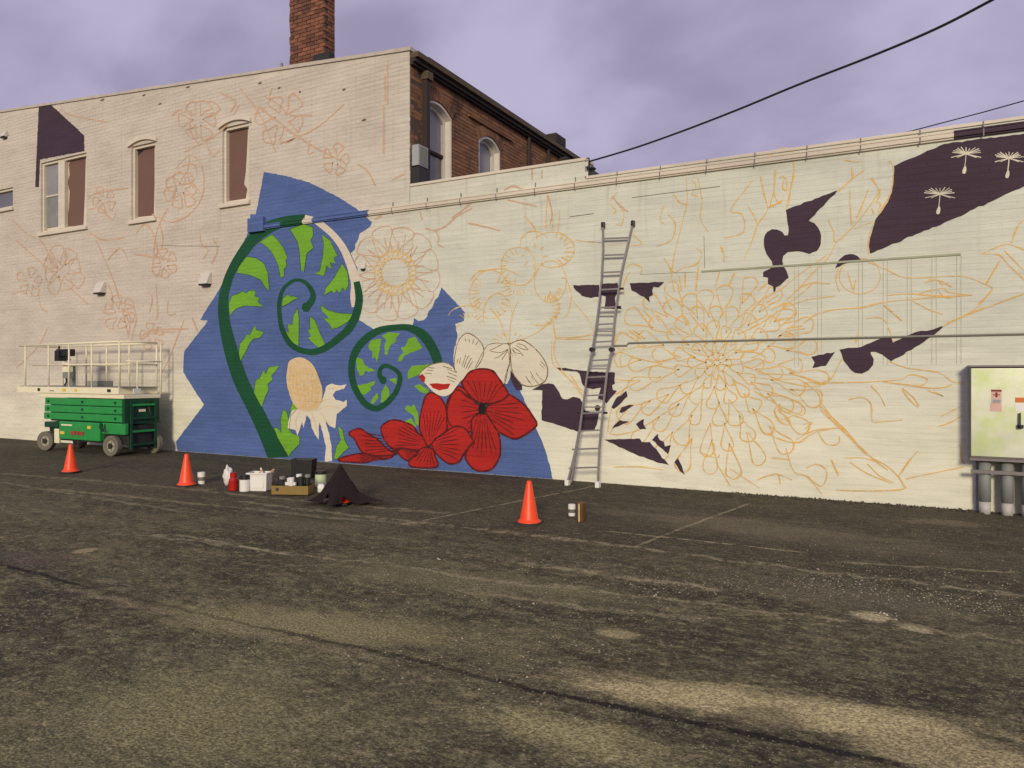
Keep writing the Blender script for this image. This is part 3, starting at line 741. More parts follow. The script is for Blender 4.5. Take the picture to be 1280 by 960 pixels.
# ------------------------------------------------------------------ mural
mural = empty('mural', (-4, 0, 0), 'half painted flower and fern mural on the off-white side wall, rest sketched in orange', 'mural')
def Q(ox, oy, s_, pts): return [(ox + p[0] / s_, oy + p[1] / s_) for p in pts]
def smooth(pts, closed=True, k=5):
    n = len(pts); out = []
    rngi = range(n) if closed else range(n - 1)
    for i in rngi:
        if closed: p0, p1, p2, p3 = (pts[(i + j) % n] for j in (-1, 0, 1, 2))
        else: p0, p1, p2, p3 = pts[max(i - 1, 0)], pts[i], pts[i + 1], pts[min(i + 2, n - 1)]
        for j in range(k):
            t = j / k
            out.append(tuple(.5 * (2 * p1[d] + (p2[d] - p0[d]) * t + (2 * p0[d] - 5 * p1[d] + 4 * p2[d] - p3[d]) * t * t + (3 * p1[d] - p0[d] - 3 * p2[d] + p3[d]) * t ** 3) for d in range(len(p1))))
    if not closed: out.append(pts[-1])
    return out
def XZ(pts): 
    o_ = []
    for p in pts:
        q = Wp(p[0], p[1]); o_.append((q.x, max(q.z, .004)))
    return o_
def brushy(xz):
    """hand-cut edge: the brush wanders a few millimetres over the bricks"""
    out = []; n_ = len(xz)
    for i in range(n_):
        a_, b_ = xz[i], xz[(i + 1) % n_]; dx, dz = b_[0] - a_[0], b_[1] - a_[1]; L = math.hypot(dx, dz)
        out.append(a_); k = int(L / .045)
        for j in range(1, k):
            q = random.gauss(0, .0042); zz_ = a_[1] + dz * j / k
            if zz_ > .01: out.append((a_[0] + dx * j / k - dz / L * q, zz_ + dx / L * q))
    return out
LAY = [0]
def lay(base): LAY[0] = (LAY[0] + 1) % 18; return -(base + LAY[0] * .00008)
def paint(name, mat, polys, parent, base, sm=0, label=None):
    m_ = MB()
    for p in polys:
        if sm: p = smooth(p, True, sm)
        m_.film(brushy(XZ(p)), lay(base))
    return m_.build(name, M[mat], parent, label=label)
WMUL = {'orange': 1.15, 'faint': 1.45}
def strokes(name, mat, lists, parent, base, wd=.016, sm=4, label=None, kind=None):
    m_ = MB()
    for p in lists:
        if len(p) > 2: p = smooth(p, False, sm)
        if mat not in WMUL:
            m_.ribbon(XZ(p), wd * random.uniform(.75, 1.25), lay(base)); continue
        for rep in range(2):      # brush goes over the line twice, never quite in the same place
            ox, oy = random.gauss(0, .35) + rep * .9, random.gauss(0, .35) + rep * .5; ph_ = random.random() * 6
            q = [(a_[0] + ox * math.sin(ph_ + i * .45), a_[1] + oy * math.cos(ph_ + i * .38)) for i, a_ in enumerate(p)]
            if rep: q = q[int(len(q) * random.uniform(0, .35)):int(len(q) * random.uniform(.6, 1)) + 1]
            if len(q) < 2: continue
            w0 = wd * WMUL[mat] * (.75 if rep else 1)
            m_.ribbon(XZ(q), [w0 * random.uniform(.55, 1.25) for _ in q], lay(base))
    return m_.build(name, M[mat], parent, label=label, kind=kind or 'stuff')
def vstem(pts, k=5):   # pts (px, py, width px) -> ribbon in wall space
    s_ = smooth(pts, False, k); xz = XZ(s_)
    wd = []
    for i, p in enumerate(s_):   # convert pixel width to wall metres across the stroke
        a = s_[max(i - 1, 0)]; b = s_[min(i + 1, len(s_) - 1)]; dx, dy = b[0] - a[0], b[1] - a[1]; L = math.hypot(dx, dy) or 1
        q0 = Wp(p[0] - dy / L * p[2] / 2, p[1] + dx / L * p[2] / 2); q1 = Wp(p[0] + dy / L * p[2] / 2, p[1] - dx / L * p[2] / 2)
        wd.append((q0, q1))
    return xz, wd
def stem(name, mat, pts, parent, base, roundend=False):
    xz, wd = vstem(pts); y = lay(base); m_ = MB()
    vs = []
    for q0, q1 in wd: vs += [(q0.x, y, max(q0.z, .004)), (q1.x, y, max(q1.z, .004))]
    m_.add(vs, [(2 * i, 2 * i + 1, 2 * i + 3, 2 * i + 2) for i in range(len(wd) - 1)])
    if roundend:
        p = pts[-1]; r = p[2] * .62
        m_.film(XZ([(p[0] + r * math.cos(t * .5236), p[1] + r * 1.05 * math.sin(t * .5236)) for t in range(12)]), y - .0009)
    return m_.build(name, M[mat], parent)

# blue field
bluep = [(330, 215), (358, 220), (385, 227.5), (405, 237), (425, 247.5), (447, 262), (465, 277.5), (463, 283), (456, 288), (450, 291), (448, 299), (444, 305), (444, 311), (438, 317), (447, 335), (446, 352),
         (451, 356), (451, 375), (449, 400), (467, 412), (495, 409), (516, 406), (517.5, 397.5), (523, 401), (530, 400), (534, 396), (536, 389), (540, 385), (544, 375), (548, 371), (550, 365), (552, 359), (567, 375), (581, 390),
         (580, 401), (569, 405), (572, 420), (567.5, 437.5), (567, 452), (572, 466), (600, 470), (625, 478), (634, 480), (640, 468), (650, 487.5), (661, 512), (670, 535), (677, 550), (682.5, 565), (687, 580), (691, 599),
         (600, 592), (480, 583), (360, 574), (222, 564), (220, 552), (255, 506), (229, 465), (230, 440), (260, 401), (250, 400), (275, 360), (283, 345), (303, 306), (313, 285), (313, 268), (320, 268)]
paint('blue_background', 'blue', [bluep], mural, .003)
# big fern
fern = empty('painted_fern', (0, 0, 0)); fern.parent = mural; fern.location = Vector((-9.5, 0, 0)) - mural.location
fern['label'] = 'large dark green fern spiral with an unpainted gap in its stem'
stem('stem', 'dgreen', [(349, 576, 25), (340, 555, 22), (328, 530, 19), (317, 507, 18.5), (307, 488, 18), (299, 470, 18), (288.5, 437, 17), (280.5, 400, 14), (279.5, 375, 12.5), (283, 357, 11.5), (290, 338, 11), (301, 320, 13), (315, 301, 14), (333, 286, 15), (352, 278, 13), (367, 275, 12), (383, 273, 11)], fern, .0055)
stem('unpainted_stem', 'white_film', [(381, 273, 9), (392, 275, 7), (402, 281, 8), (417, 294, 8), (429, 310, 9), (438, 330, 10), (443, 345, 12), (446, 356, 14), (444, 372, 12), (443, 384, 6)], fern, .0055)
stem('stem', 'dgreen', [(446, 352, 8), (448.5, 365, 9), (449, 377, 9.5), (445, 395, 10), (437, 410, 10), (428, 419, 9), (413, 431, 8.5), (400, 438, 8), (388, 440, 7.5), (372, 436, 7), (361, 427, 7), (353, 411, 6), (349.5, 392, 5.5), (350, 374, 5), (356, 359, 4.5), (370, 350, 4), (383, 354, 5), (391, 366, 6.5), (390, 376, 8), (383, 384, 9)], fern, .0075, True)
c3 = lambda p: Q(200, 200, 4, p); c4 = lambda p: Q(200, 400, 4, p)
leafs = [c3([(425, 480), (480, 490), (520, 515), (540, 560), (548, 650), (530, 640), (505, 600), (450, 575), (385, 565), (400, 510)]),
         c3([(500, 410), (560, 370), (590, 400), (620, 440), (640, 490), (630, 500), (636, 530), (622, 545), (622, 580), (605, 590), (590, 520), (560, 460), (530, 430)]),
         c3([(650, 345), (720, 320), (765, 335), (768, 380), (755, 400), (770, 440), (750, 455), (735, 470), (722, 560), (705, 550), (700, 470), (690, 410)]),
         c3([(810, 370), (850, 400), (890, 480), (870, 490), (880, 520), (850, 510), (860, 545), (835, 530), (820, 580), (770, 570), (800, 555), (815, 480), (820, 420)]),
         c3([(912, 515), (940, 560), (945, 620), (930, 655), (915, 638), (900, 665), (885, 650), (875, 670), (860, 655), (820, 678), (830, 640), (870, 590)]),
         c3([(345, 720), (360, 680), (400, 665), (415, 655), (430, 665), (450, 652), (480, 655), (475, 680), (500, 690), (490, 705), (515, 735), (470, 730), (420, 730), (380, 745), (350, 780)]),
         c4([(395, 170), (400, 120), (425, 90), (435, 70), (450, 75), (475, 25), (485, 50), (522, 60), (500, 90), (470, 95), (450, 115), (440, 140), (405, 205)]),
         c4([(470, 360), (480, 300), (500, 290), (515, 250), (530, 270), (545, 235), (600, 228), (560, 280), (565, 300), (540, 320), (545, 350), (530, 380), (510, 435), (490, 400)]),
         c3([(610, 735), (615, 690), (640, 672), (655, 682), (670, 680), (695, 690), (670, 700), (650, 715)]),
         c3([(690, 740), (697, 800), (695, 930), (660, 915), (640, 890), (625, 860), (645, 862), (640, 820), (662, 825), (668, 780)]),
         c3([(750, 780), (775, 800), (800, 860), (830, 930), (800, 945), (770, 920), (740, 890), (756, 880), (738, 850), (752, 848)]),
         c3([(805, 725), (840, 750), (900, 765), (975, 770), (940, 810), (890, 840), (860, 845), (850, 822), (820, 795), (845, 790), (810, 755)]),
         c4([(570, 535), (590, 540), (608, 562), (605, 500), (615, 450), (635, 455), (645, 500), (655, 440), (665, 410), (690, 440), (655, 480), (648, 550), (668, 570), (700, 580), (700, 620), (680, 640), (660, 660), (645, 684), (620, 640), (590, 590)]),
         c4([(870, 694), (885, 630), (905, 600), (890, 530), (915, 550), (925, 600), (945, 640), (920, 660), (890, 694)])]
for p in leafs: strokes('leaflet_edge', 'dgreen', [p + p[:1]], fern, .0100, .008, 1)
for p in leafs: paint('leaflet', 'lgreen', [p], fern, .0055 if p is not leafs[12] and p is not leafs[13] else .008)
# small fern
fern2 = empty('painted_fern', (0, 0, 0)); fern2.parent = mural; fern2.location = Vector((-7, 0, 0)) - mural.location; fern2['label'] = 'smaller fern spiral left of the red flowers'
stem('stem', 'dgreen', [(548, 456, 12), (545, 444, 12), (536, 427, 12.5), (528, 418, 12), (518, 412, 10), (505, 409, 8), (482, 411, 8), (470, 415, 9), (458, 423, 9.5), (446, 437, 9.5), (440, 455, 8.5), (441, 475, 8), (447.5, 492, 8), (457.5, 505, 8), (470, 510.5, 7.5), (482, 505, 7), (494, 492, 6.5), (500, 477, 6), (499, 467, 5.5), (491, 460, 5), (482, 457, 5), (476, 461, 5), (475, 469, 6), (479, 475, 7.5)], fern2, .0075, True)
s2 = lambda p: Q(330, 380, 6.4, p); c6 = lambda p: Q(400, 400, 4, p)
for p in (s2([(735, 425), (790, 445), (810, 490), (830, 500), (895, 535), (840, 545), (815, 530), (800, 565), (770, 575), (745, 520)]),
          s2([(835, 340), (860, 290), (940, 275), (925, 380), (905, 470), (890, 420), (870, 440), (870, 380), (850, 370)]),
          s2([(945, 255), (1000, 225), (1090, 235), (1060, 270), (1050, 310), (1020, 320), (1000, 360), (985, 410), (965, 400), (965, 330), (980, 290)]),
          s2([(1160, 275), (1210, 260), (1270, 350), (1190, 385), (1130, 410), (1095, 460), (1070, 460), (1090, 410), (1120, 390), (1095, 350), (1130, 340)]),
          s2([(745, 650), (800, 640), (895, 615), (880, 650), (850, 665), (860, 690), (800, 725), (775, 720)]),
          s2([(850, 795), (870, 750), (910, 710), (915, 750), (880, 800)]), s2([(975, 640), (1000, 680), (1005, 730), (960, 790), (935, 785), (945, 700)]), s2([(1000, 600), (1060, 590), (1060, 640), (1010, 610)]),
          c6([(440, 260), (460, 230), (520, 225), (545, 215), (540, 250), (510, 260), (500, 270), (480, 280), (440, 295)]), c6([(470, 330), (500, 320), (540, 350), (550, 372), (520, 365), (500, 358)]),
          c6([(425, 445), (440, 425), (458, 435), (470, 420), (490, 460), (495, 530), (480, 520), (470, 480)]), c6([(425, 505), (455, 490), (485, 535), (450, 525)])):
    paint('leaflet', 'lgreen', [p], fern2, .0055)
# thistle bud
bud = empty('painted_bud', (0, 0, 0)); bud.parent = mural; bud.location = Vector((-8.5, 0, 0)) - mural.location; bud['label'] = 'cream thistle bud hanging over its stalk'
collar = c4([(740, 440), (800, 430), (820, 380), (835, 330), (860, 318), (900, 328), (935, 322), (920, 345), (880, 355), (865, 375), (880, 400), (920, 410), (935, 398), (935, 430), (900, 460), (885, 470), (878, 540), (850, 530), (830, 505), (850, 580), (860, 640), (862, 706), (825, 706), (832, 640), (815, 560), (800, 510), (795, 545), (795, 598), (775, 570), (760, 540), (755, 500), (735, 475), (720, 540), (712, 510), (690, 580), (680, 550), (640, 540), (645, 500), (665, 450)])
paint('bud_collar', 'cream', [collar], bud, .0085)
paint('bud_head', 'bark', [c4([(640, 240), (650, 205), (690, 187), (730, 195), (770, 230), (800, 300), (815, 360), (800, 430), (760, 455), (700, 450), (660, 400), (635, 310)])], bud, .0105, 3)
hl = []
for k in range(9):
    t = k / 8; hl.append(c4([(655 + 120 * t, 225 + 30 * abs(t - .3)), (650 + 150 * t, 330), (690 + 95 * t, 445)]))
for k in range(7):
    t = k / 6; hl.append(c4([(645 + 20 * t, 250 + 170 * t), (720 + 15 * t, 262 + 175 * t), (790 + 5 * t, 290 + 140 * t)]))
strokes('bud_scales', 'orange', hl, bud, .0125, .007)
strokes('collar_veins', 'orange', [c4(p) for p in ([(760, 440), (820, 400), (870, 400)], [(780, 455), (840, 430), (900, 440)], [(700, 460), (680, 500), (690, 560)], [(760, 460), (775, 510), (790, 580)], [(800, 460), (830, 500), (860, 530)], [(840, 345), (870, 340), (920, 335)])], bud, .0115, .006)
# red flowers
s3 = lambda p: Q(420, 450, 6.4, p); s4 = lambda p: Q(520, 400, 6.4, p)
def red_flower(center, petals, label, extra=None):
    fl = empty('painted_flower', (0, 0, 0)); fl.parent = mural; fl.location = Vector((Wp(*center).x, 0, 0)) - mural.location; fl['label'] = label
    for i, p in enumerate(petals):
        b_ = .0095 + i * .0006
        sm = smooth(p, True, 4)
        pe = MB().film(XZ(sm), -b_).build('petal', M['red'], fl)
        m_ = MB(); m_.ribbon(XZ(sm + sm[:1]), [.024 + .014 * random.random() for _ in range(len(sm) + 1)], -b_ - .0002)
        cx = sum(q[0] for q in p) / len(p); cy = sum(q[1] for q in p) / len(p); dx, dy = cx - center[0], cy - center[1]; L = math.hypot(dx, dy) or 1
        nx, ny = -dy / L, dx / L
        wdt = max(abs((q[0] - cx) * nx + (q[1] - cy) * ny) for q in p)
        ext = max(((q[0] - cx) * dx + (q[1] - cy) * dy) / L for q in p)
        for k in range(-3, 4):
            o_ = k / 3.6 * wdt
            a0 = L * random.uniform(.10, .4); a1 = L + ext * random.uniform(.15, .55) * (1 - .4 * abs(k) / 3)
            l = [(center[0] + dx / L * a0 + nx * o_ * .3, center[1] + dy / L * a0 + ny * o_ * .3), (cx + nx * o_ * .8, cy + ny * o_ * .8), (center[0] + dx / L * a1 + nx * o_, center[1] + dy / L * a1 + ny * o_)]
            m_.ribbon(XZ(smooth(l, False, 4)), [.004 + .016 * math.sin(math.pi * j / 8) * random.uniform(.5, 1) for j in range(9)], -b_ - .0003 - .00003 * (k + 3))
        m_.build('petal_lines', M['darkred'], fl, kind='stuff')
    return fl
c_l = (538, 556)
fl2 = red_flower((604, 512), [s3([(890, 340), (930, 260), (980, 210), (1050, 250), (1100, 330), (1130, 420), (1110, 520), (1050, 570), (980, 560), (900, 580), (885, 440)]),
                              c6([(680, 350), (740, 380), (800, 430), (860, 470), (830, 520), (740, 560), (650, 520), (640, 430)]),
                              c6([(760, 500), (800, 465), (850, 480), (885, 540), (902, 610), (900, 680), (870, 735), (830, 755), (775, 748), (735, 705), (730, 670), (755, 620), (760, 560)]),
                              s4([(560, 720), (600, 670), (700, 635), (740, 595), (800, 625), (880, 690), (930, 760), (970, 830), (940, 870), (870, 920), (790, 950), (700, 915), (650, 880), (600, 800)]),
                              s4([(370, 510), (390, 470), (430, 420), (490, 395), (560, 392), (620, 410), (660, 460), (700, 520), (740, 590), (700, 635), (640, 660), (560, 670), (490, 650), (430, 600)])], 'right red flower with a black centre')
fl1 = red_flower(c_l, [s3([(20, 795), (120, 760), (240, 745), (330, 760), (460, 765), (400, 790), (300, 800), (230, 820), (60, 812)]),
                       s3([(105, 590), (140, 560), (200, 550), (260, 590), (330, 630), (390, 690), (450, 735), (480, 755), (400, 765), (310, 765), (220, 740), (180, 690), (150, 630)]),
                       s3([(500, 720), (600, 715), (660, 740), (620, 780), (580, 805), (520, 770)]),
                       s3([(365, 535), (420, 490), (480, 480), (560, 500), (620, 530), (665, 590), (740, 650), (740, 710), (640, 720), (540, 705), (450, 705), (400, 650), (370, 590)]),
                       s3([(720, 290), (760, 262), (820, 285), (870, 350), (890, 430), (888, 500), (890, 550), (850, 600), (790, 645), (740, 690), (700, 620), (670, 540), (680, 430), (700, 350)]),
                       s3([(600, 850), (590, 810), (640, 760), (700, 700), (770, 710), (800, 780), (820, 830), (800, 856), (700, 862)]),
                       s3([(770, 680), (800, 630), (860, 590), (900, 560), (960, 530), (1030, 545), (1080, 610), (1100, 660), (1060, 700), (1020, 760), (990, 810), (920, 830), (860, 800), (800, 740)])], 'left red flower low on the wall')
cc = (603, 511)
m_ = MB(); m_.film(XZ([(cc[0] + (4.4 + random.uniform(-1, 1)) * math.cos(t * .5236), cc[1] + (7 + random.uniform(-1.2, 1.2)) * math.sin(t * .5236)) for t in range(12)]), -.0150)
for k in range(22):
    t = random.random() * 6.28; r = random.uniform(8, 14)
    m_.ribbon(XZ([(cc[0] + 3 * math.cos(t), cc[1] + 5 * math.sin(t)), (cc[0] + r * math.cos(t), cc[1] + r * math.sin(t))]), [.010, .003], -.0151 - k * .00004)
m_.build('flower_centre', M['black'], fl2)
# cream petals with brown lines
orch = empty('painted_flower', (0, 0, 0)); orch.parent = mural; orch.location = Vector((-5.5, 0, 0)) - mural.location; orch['label'] = 'cream flower with brown veins above the red ones'
PET = [s4([(310, 300), (330, 200), (360, 140), (410, 105), (470, 130), (520, 180), (545, 240), (530, 310), (480, 390), (420, 440), (345, 495), (312, 400)]),
       s4([(545, 240), (580, 200), (640, 185), (700, 190), (745, 200), (755, 300), (740, 380), (705, 515), (650, 460), (600, 405), (520, 400), (470, 400)]),
       s4([(755, 190), (840, 160), (920, 200), (1000, 280), (1050, 370), (1050, 450), (1020, 500), (940, 530), (860, 520), (800, 460), (765, 380)])]
for i, p in enumerate(PET):
    sm = smooth(p, True, 4); MB().film(XZ(sm), -.0064 - i * .0003).build('petal', M['cream'], orch)
    strokes('petal_outline', 'brownline', [p + p[:1]], orch, .0076 , .014)
vs_ = [s4(l) for l in ([(370, 370), (395, 300), (398, 280)], [(385, 380), (410, 310), (425, 285)], [(400, 390), (430, 330), (445, 305)], [(350, 350), (360, 300)], [(420, 390), (455, 330)], [(330, 340), (340, 310)], [(430, 180), (425, 150)], [(455, 190), (465, 150)], [(480, 200), (500, 170)], [(400, 170), (395, 145)],
                      [(740, 230), (680, 260), (600, 250)], [(740, 235), (670, 290), (630, 305)], [(740, 240), (700, 300), (690, 320)], [(690, 195), (620, 230), (590, 245)], [(745, 250), (750, 340), (752, 370)], [(752, 240), (758, 340)], [(745, 360), (720, 440), (705, 510)],
                      [(770, 230), (800, 260), (840, 270)], [(775, 240), (800, 280)], [(780, 220), (830, 250), (860, 290)], [(760, 240), (775, 290)], [(800, 200), (850, 230), (890, 240)], [(810, 190), (860, 200), (900, 240)],
                      [(915, 410), (950, 470), (980, 510)], [(960, 420), (1000, 470), (1030, 490)], [(990, 350), (1030, 390)], [(880, 450), (910, 500)], [(900, 480), (935, 525)], [(1000, 330), (1040, 370)], [(925, 450), (940, 480)])]
strokes('petal_veins', 'brownline', vs_, orch, .0092, .010)
m_ = MB(); m_.film(XZ([(636 + 1.5 * math.cos(t), 429.5 + 1.5 * math.sin(t)) for t in range(6)]), -.0112); m_.build('flower_centre', M['brownline'], orch)
pt_ = empty('painted_petal', (0, 0, 0)); pt_.parent = mural; pt_.location = Vector((-6, 0, 0)) - mural.location; pt_['label'] = 'small cream and red striped petal'
stp = s3([(665, 130), (700, 80), (760, 40), (850, 20), (920, 40), (970, 100), (1000, 160), (960, 220), (920, 270), (860, 290), (790, 260), (720, 190)])
MB().film(XZ(smooth(stp, True, 4)), -.0140).build('petal', M['cream'], pt_)
m_ = MB(); m_.film(XZ(s3([(750, 190), (810, 185), (860, 192), (920, 188), (900, 230), (830, 243), (780, 225)])), -.0143); m_.film(XZ(s3([(665, 130), (695, 110), (720, 140), (712, 180), (680, 160)])), -.0144); m_.build('red_patch', M['red'], pt_)
strokes('petal_lines', 'brownline', [s3(l) for l in ([(665, 130), (700, 80), (760, 40), (850, 20), (920, 40), (970, 100)], [(665, 130), (700, 190), (760, 250)], [(890, 70), (965, 100)], [(900, 100), (970, 130)], [(890, 130), (965, 155)], [(900, 155), (950, 175)], [(730, 80), (780, 85)], [(715, 105), (770, 110)], [(740, 60), (790, 65)], [(860, 50), (930, 70)])], pt_, .0148, .011)

# dark purple shapes
c680 = lambda p: Q(680, 380, 4, p); c690 = lambda p: Q(690, 430, 5.05, p); c960 = lambda p: Q(960, 140, 4, p); c920 = lambda p: Q(920, 280, 3.5556, p)
PUR = [
    ([(678, 488), (683, 481), (692, 480), (697, 487), (703, 498), (710, 499), (716, 496), (725, 498), (730, 506), (731, 513), (738, 515), (749, 516), (748, 522), (743, 538), (724, 540), (700, 532), (677, 525)], 0),
    ([(665, 487), (671, 484), (678, 480), (686, 479), (692, 480), (682, 482), (678, 488)], 0),
    (s4([(758, 400), (775, 430), (800, 465), (850, 520), (850, 560), (800, 560), (775, 510), (755, 460)]), 0),
    ([(747 + 3.6 * math.cos(t * .7), 510 + 4 * math.sin(t * .7)) for t in range(9)], 0),
    (c690([(30, 148), (120, 158), (220, 170), (300, 178), (398, 180), (398, 250), (380, 260), (385, 290), (410, 295), (345, 375), (330, 360), (290, 345), (310, 275), (260, 285), (205, 270), (190, 250), (175, 190), (160, 175), (50, 165)]), 0),
    (c690([(470, 295), (478, 330), (440, 370), (390, 410), (375, 400), (400, 350)]), 0), (c690([(518, 388), (440, 435), (425, 430), (440, 400), (490, 383)]), 0), (c690([(380, 535), (430, 480), (490, 490), (420, 520)]), 0),
    (c680([(460, 600), (500, 575), (498, 600), (512, 625), (480, 627)]), 0), (c680([(300, 678), (480, 673), (490, 690), (530, 690), (625, 805), (560, 790), (420, 735)]), 0),
    (c680([(540, 680), (570, 648), (580, 680), (600, 690), (605, 712), (635, 705), (620, 750)]), 0), (c680([(670, 770), (690, 810), (705, 855), (680, 835), (652, 790)]), 0),
    (Q(690, 260, 5.333, [(140, 515), (315, 512), (312, 592), (260, 600), (200, 585), (160, 550)]), 0),
    (Q(690, 260, 5.333, [(330, 508), (437, 498), (445, 560), (420, 600), (425, 640), (468, 672), (350, 672), (358, 590), (330, 580)]), 0),
    (Q(760, 300, 6.4, [(175, 345), (450, 335), (405, 380), (365, 375), (355, 400), (360, 440), (330, 455), (335, 500), (290, 455), (240, 430), (190, 405)]), 0),
    ([(982.5, 262.5), (1047, 238), (1011, 276), (1018, 279), (1023, 285), (1026.5, 295), (1026, 305), (1021, 314), (1012, 317.5), (997, 314), (985, 315), (979, 320), (978, 326), (979.5, 333), (983, 338), (986, 347), (975, 357), (970, 359), (969.5, 363), (968, 368), (966.5, 358), (960, 355), (960, 347), (954, 346), (954, 340), (966, 333), (965, 327), (958, 317), (955, 307), (955, 298), (959, 290), (965, 286.5), (972, 287), (978, 290), (981, 294.5), (985, 294), (986, 288), (984, 275)], 0),
    (c960([(335, 780), (350, 745), (385, 715), (410, 710), (430, 712), (450, 722), (465, 740), (400, 755)]), 0),
    (c960([(630, 270), (880, 160), (1280, 108), (1480, 82), (1480, 285), (1280, 372), (925, 535), (510, 708), (505, 670), (510, 630), (525, 580), (550, 520), (600, 450), (620, 400), (628, 340)]), 0),
    (c920([(335, 590), (440, 568), (400, 630), (340, 640), (350, 615)]), 0),
    (c920([(460, 558), (560, 545), (640, 510), (690, 500), (698, 525), (715, 518), (750, 500), (800, 480), (870, 470), (925, 452), (890, 485), (870, 500), (780, 560), (690, 610), (650, 580), (620, 568), (600, 568), (598, 575), (612, 600), (610, 625), (590, 650), (560, 665), (530, 662), (510, 648), (480, 610)]), 0),
    (Q(0, 100, 4, [(195, 130), (255, 122), (300, 165), (355, 215), (420, 275), (422, 355), (200, 398), (195, 535), (177, 535)]), 0)]
for p, _ in PUR: paint('purple_patch', 'purple', [p], mural, .004)
# dandelion seeds
for cx, cy, s_ in ((990, 210, 1.0), (1205, 232, .95), (860, 412, 1.0)):
    l = []
    for k in range(11):
        t = math.pi * (k / 10) + .0; r = 82 * s_ * (.75 + .25 * random.random()); l.append([(cx, cy), (cx + r * math.cos(t), cy - r * .42 * math.sin(t) - 8 * abs(math.cos(t)))])
    for k in (-1, -.6, .7, 1): l.append([(cx, cy), (cx + 75 * k * s_, cy + 18)])
    l.append([(cx, cy), (cx - 4, cy + 45), (cx - 12, cy + 95)]); l.append([(cx - 6, cy + 65), (cx - 8, cy + 80), (cx - 12, cy + 98)])
    o = strokes('dandelion_seed', 'cream', [c960(q) for q in l], mural, .0065, .009)
    MB().film(XZ(smooth(c960([(cx - 5, cy + 58), (cx + 2, cy + 75), (cx - 4, cy + 98), (cx - 18, cy + 96), (cx - 16, cy + 78)]), True, 3)), -.0088).build('seed', M['cream'], o)

# ---- orange sketch lines
def ell(cx, cy, rx, ry, a0=0, a1=360, n=14, rot=0):
    o_ = []
    for i in range(n + 1):
        t = R(a0 + (a1 - a0) * i / n); x = rx * math.cos(t); y = ry * math.sin(t)
        o_.append((cx + x * math.cos(rot) - y * math.sin(rot), cy + x * math.sin(rot) + y * math.cos(rot)))
    return o_
def petal_line(cx, cy, ang, r0, r1, wd, ex=1.0, jit=.06):
    """closed rounded petal outline pointing outward from the centre"""
    o_ = []; L = r1 - r0
    for i in range(13):
        t = i / 12; s_ = math.sin(math.pi * t)
        al = r0 + L * (.5 - .5 * math.cos(2 * math.pi * t)) if False else r0 + L * (1 - abs(2 * t - 1) ** 1.6)
        side = wd * (1.12 * math.sin(2 * math.pi * t) - .16 * math.sin(4 * math.pi * t)) * (.55 + .45 * (al - r0) / L)
        ca, sa = math.cos(ang), math.sin(ang)
        o_.append((cx + (al * ca - side * sa) * ex + random.uniform(-jit, jit) * wd, cy + (al * sa + side * ca) + random.uniform(-jit, jit) * wd))
    return o_
# chrysanthemum
cxx, cyy = 896, 453
l1 = []
rings = [(3, 16, 8, 4.2), (12, 34, 11, 6.2), (28, 56, 15, 7.8), (48, 80, 18, 9.2), (70, 106, 22, 9.6), (94, 136, 25, 10.2)]
for ri, (r0, r1, n_, wd) in enumerate(rings):
    for k in range(n_):
        ang = 2 * math.pi * (k + .5 * (ri % 2) + random.uniform(-.15, .15)) / n_
        if ri >= 5 and (math.sin(ang) < -.94): continue
        sc = 1.0 + (.06 if math.sin(ang) > 0 else -.13 * abs(math.sin(ang)))
        l1.append(petal_line(cxx, cyy, ang, r0 * sc * random.uniform(.94, 1.05), (r1 + random.uniform(-5, 6)) * sc, wd * random.uniform(.8, 1.1), .98))
for k in range(26):
    ang = random.uniform(-2.9, -.3); r0 = random.uniform(85, 105); l1.append([(cxx + r0 * math.cos(ang), cyy + r0 * math.sin(ang)), (cxx + (r0 + 18) * math.cos(ang + .05), cyy + (r0 + 18) * math.sin(ang + .05))])
strokes('sketched_chrysanthemum', 'orange', l1, mural, .0022, .013, 2, label='big chrysanthemum sketched in orange')
# zinnia
l = []
zx, zy = 494, 341
for k in range(12):
    ang = 2 * math.pi * k / 12 + .2; rr = 58 if abs(math.cos(ang)) < .9 else 55
    l.append(petal_line(zx, zy, ang, 27, rr + random.uniform(-2, 3), 13, .98, .04))
for k in range(26):
    ang = 2 * math.pi * k / 26; l.append([(zx + 26 * math.cos(ang), zy + 28 * math.sin(ang)), (zx + random.uniform(36, 48) * math.cos(ang), zy + random.uniform(38, 52) * math.sin(ang))])
strokes('sketched_zinnia', 'faint', l, mural, .0022, .010, 2, label='round zinnia sketched beside the fern')
l = [ell(zx, zy, 17, 18), ell(zx, zy, 26, 28)]
for k in range(24):
    ang = 2 * math.pi * k / 24; l.append(petal_line(zx, zy, ang, 17, 26, 3, 1, .1))
strokes('sketched_flower_centre', 'orange', l, mural, .0026, .012, 2)
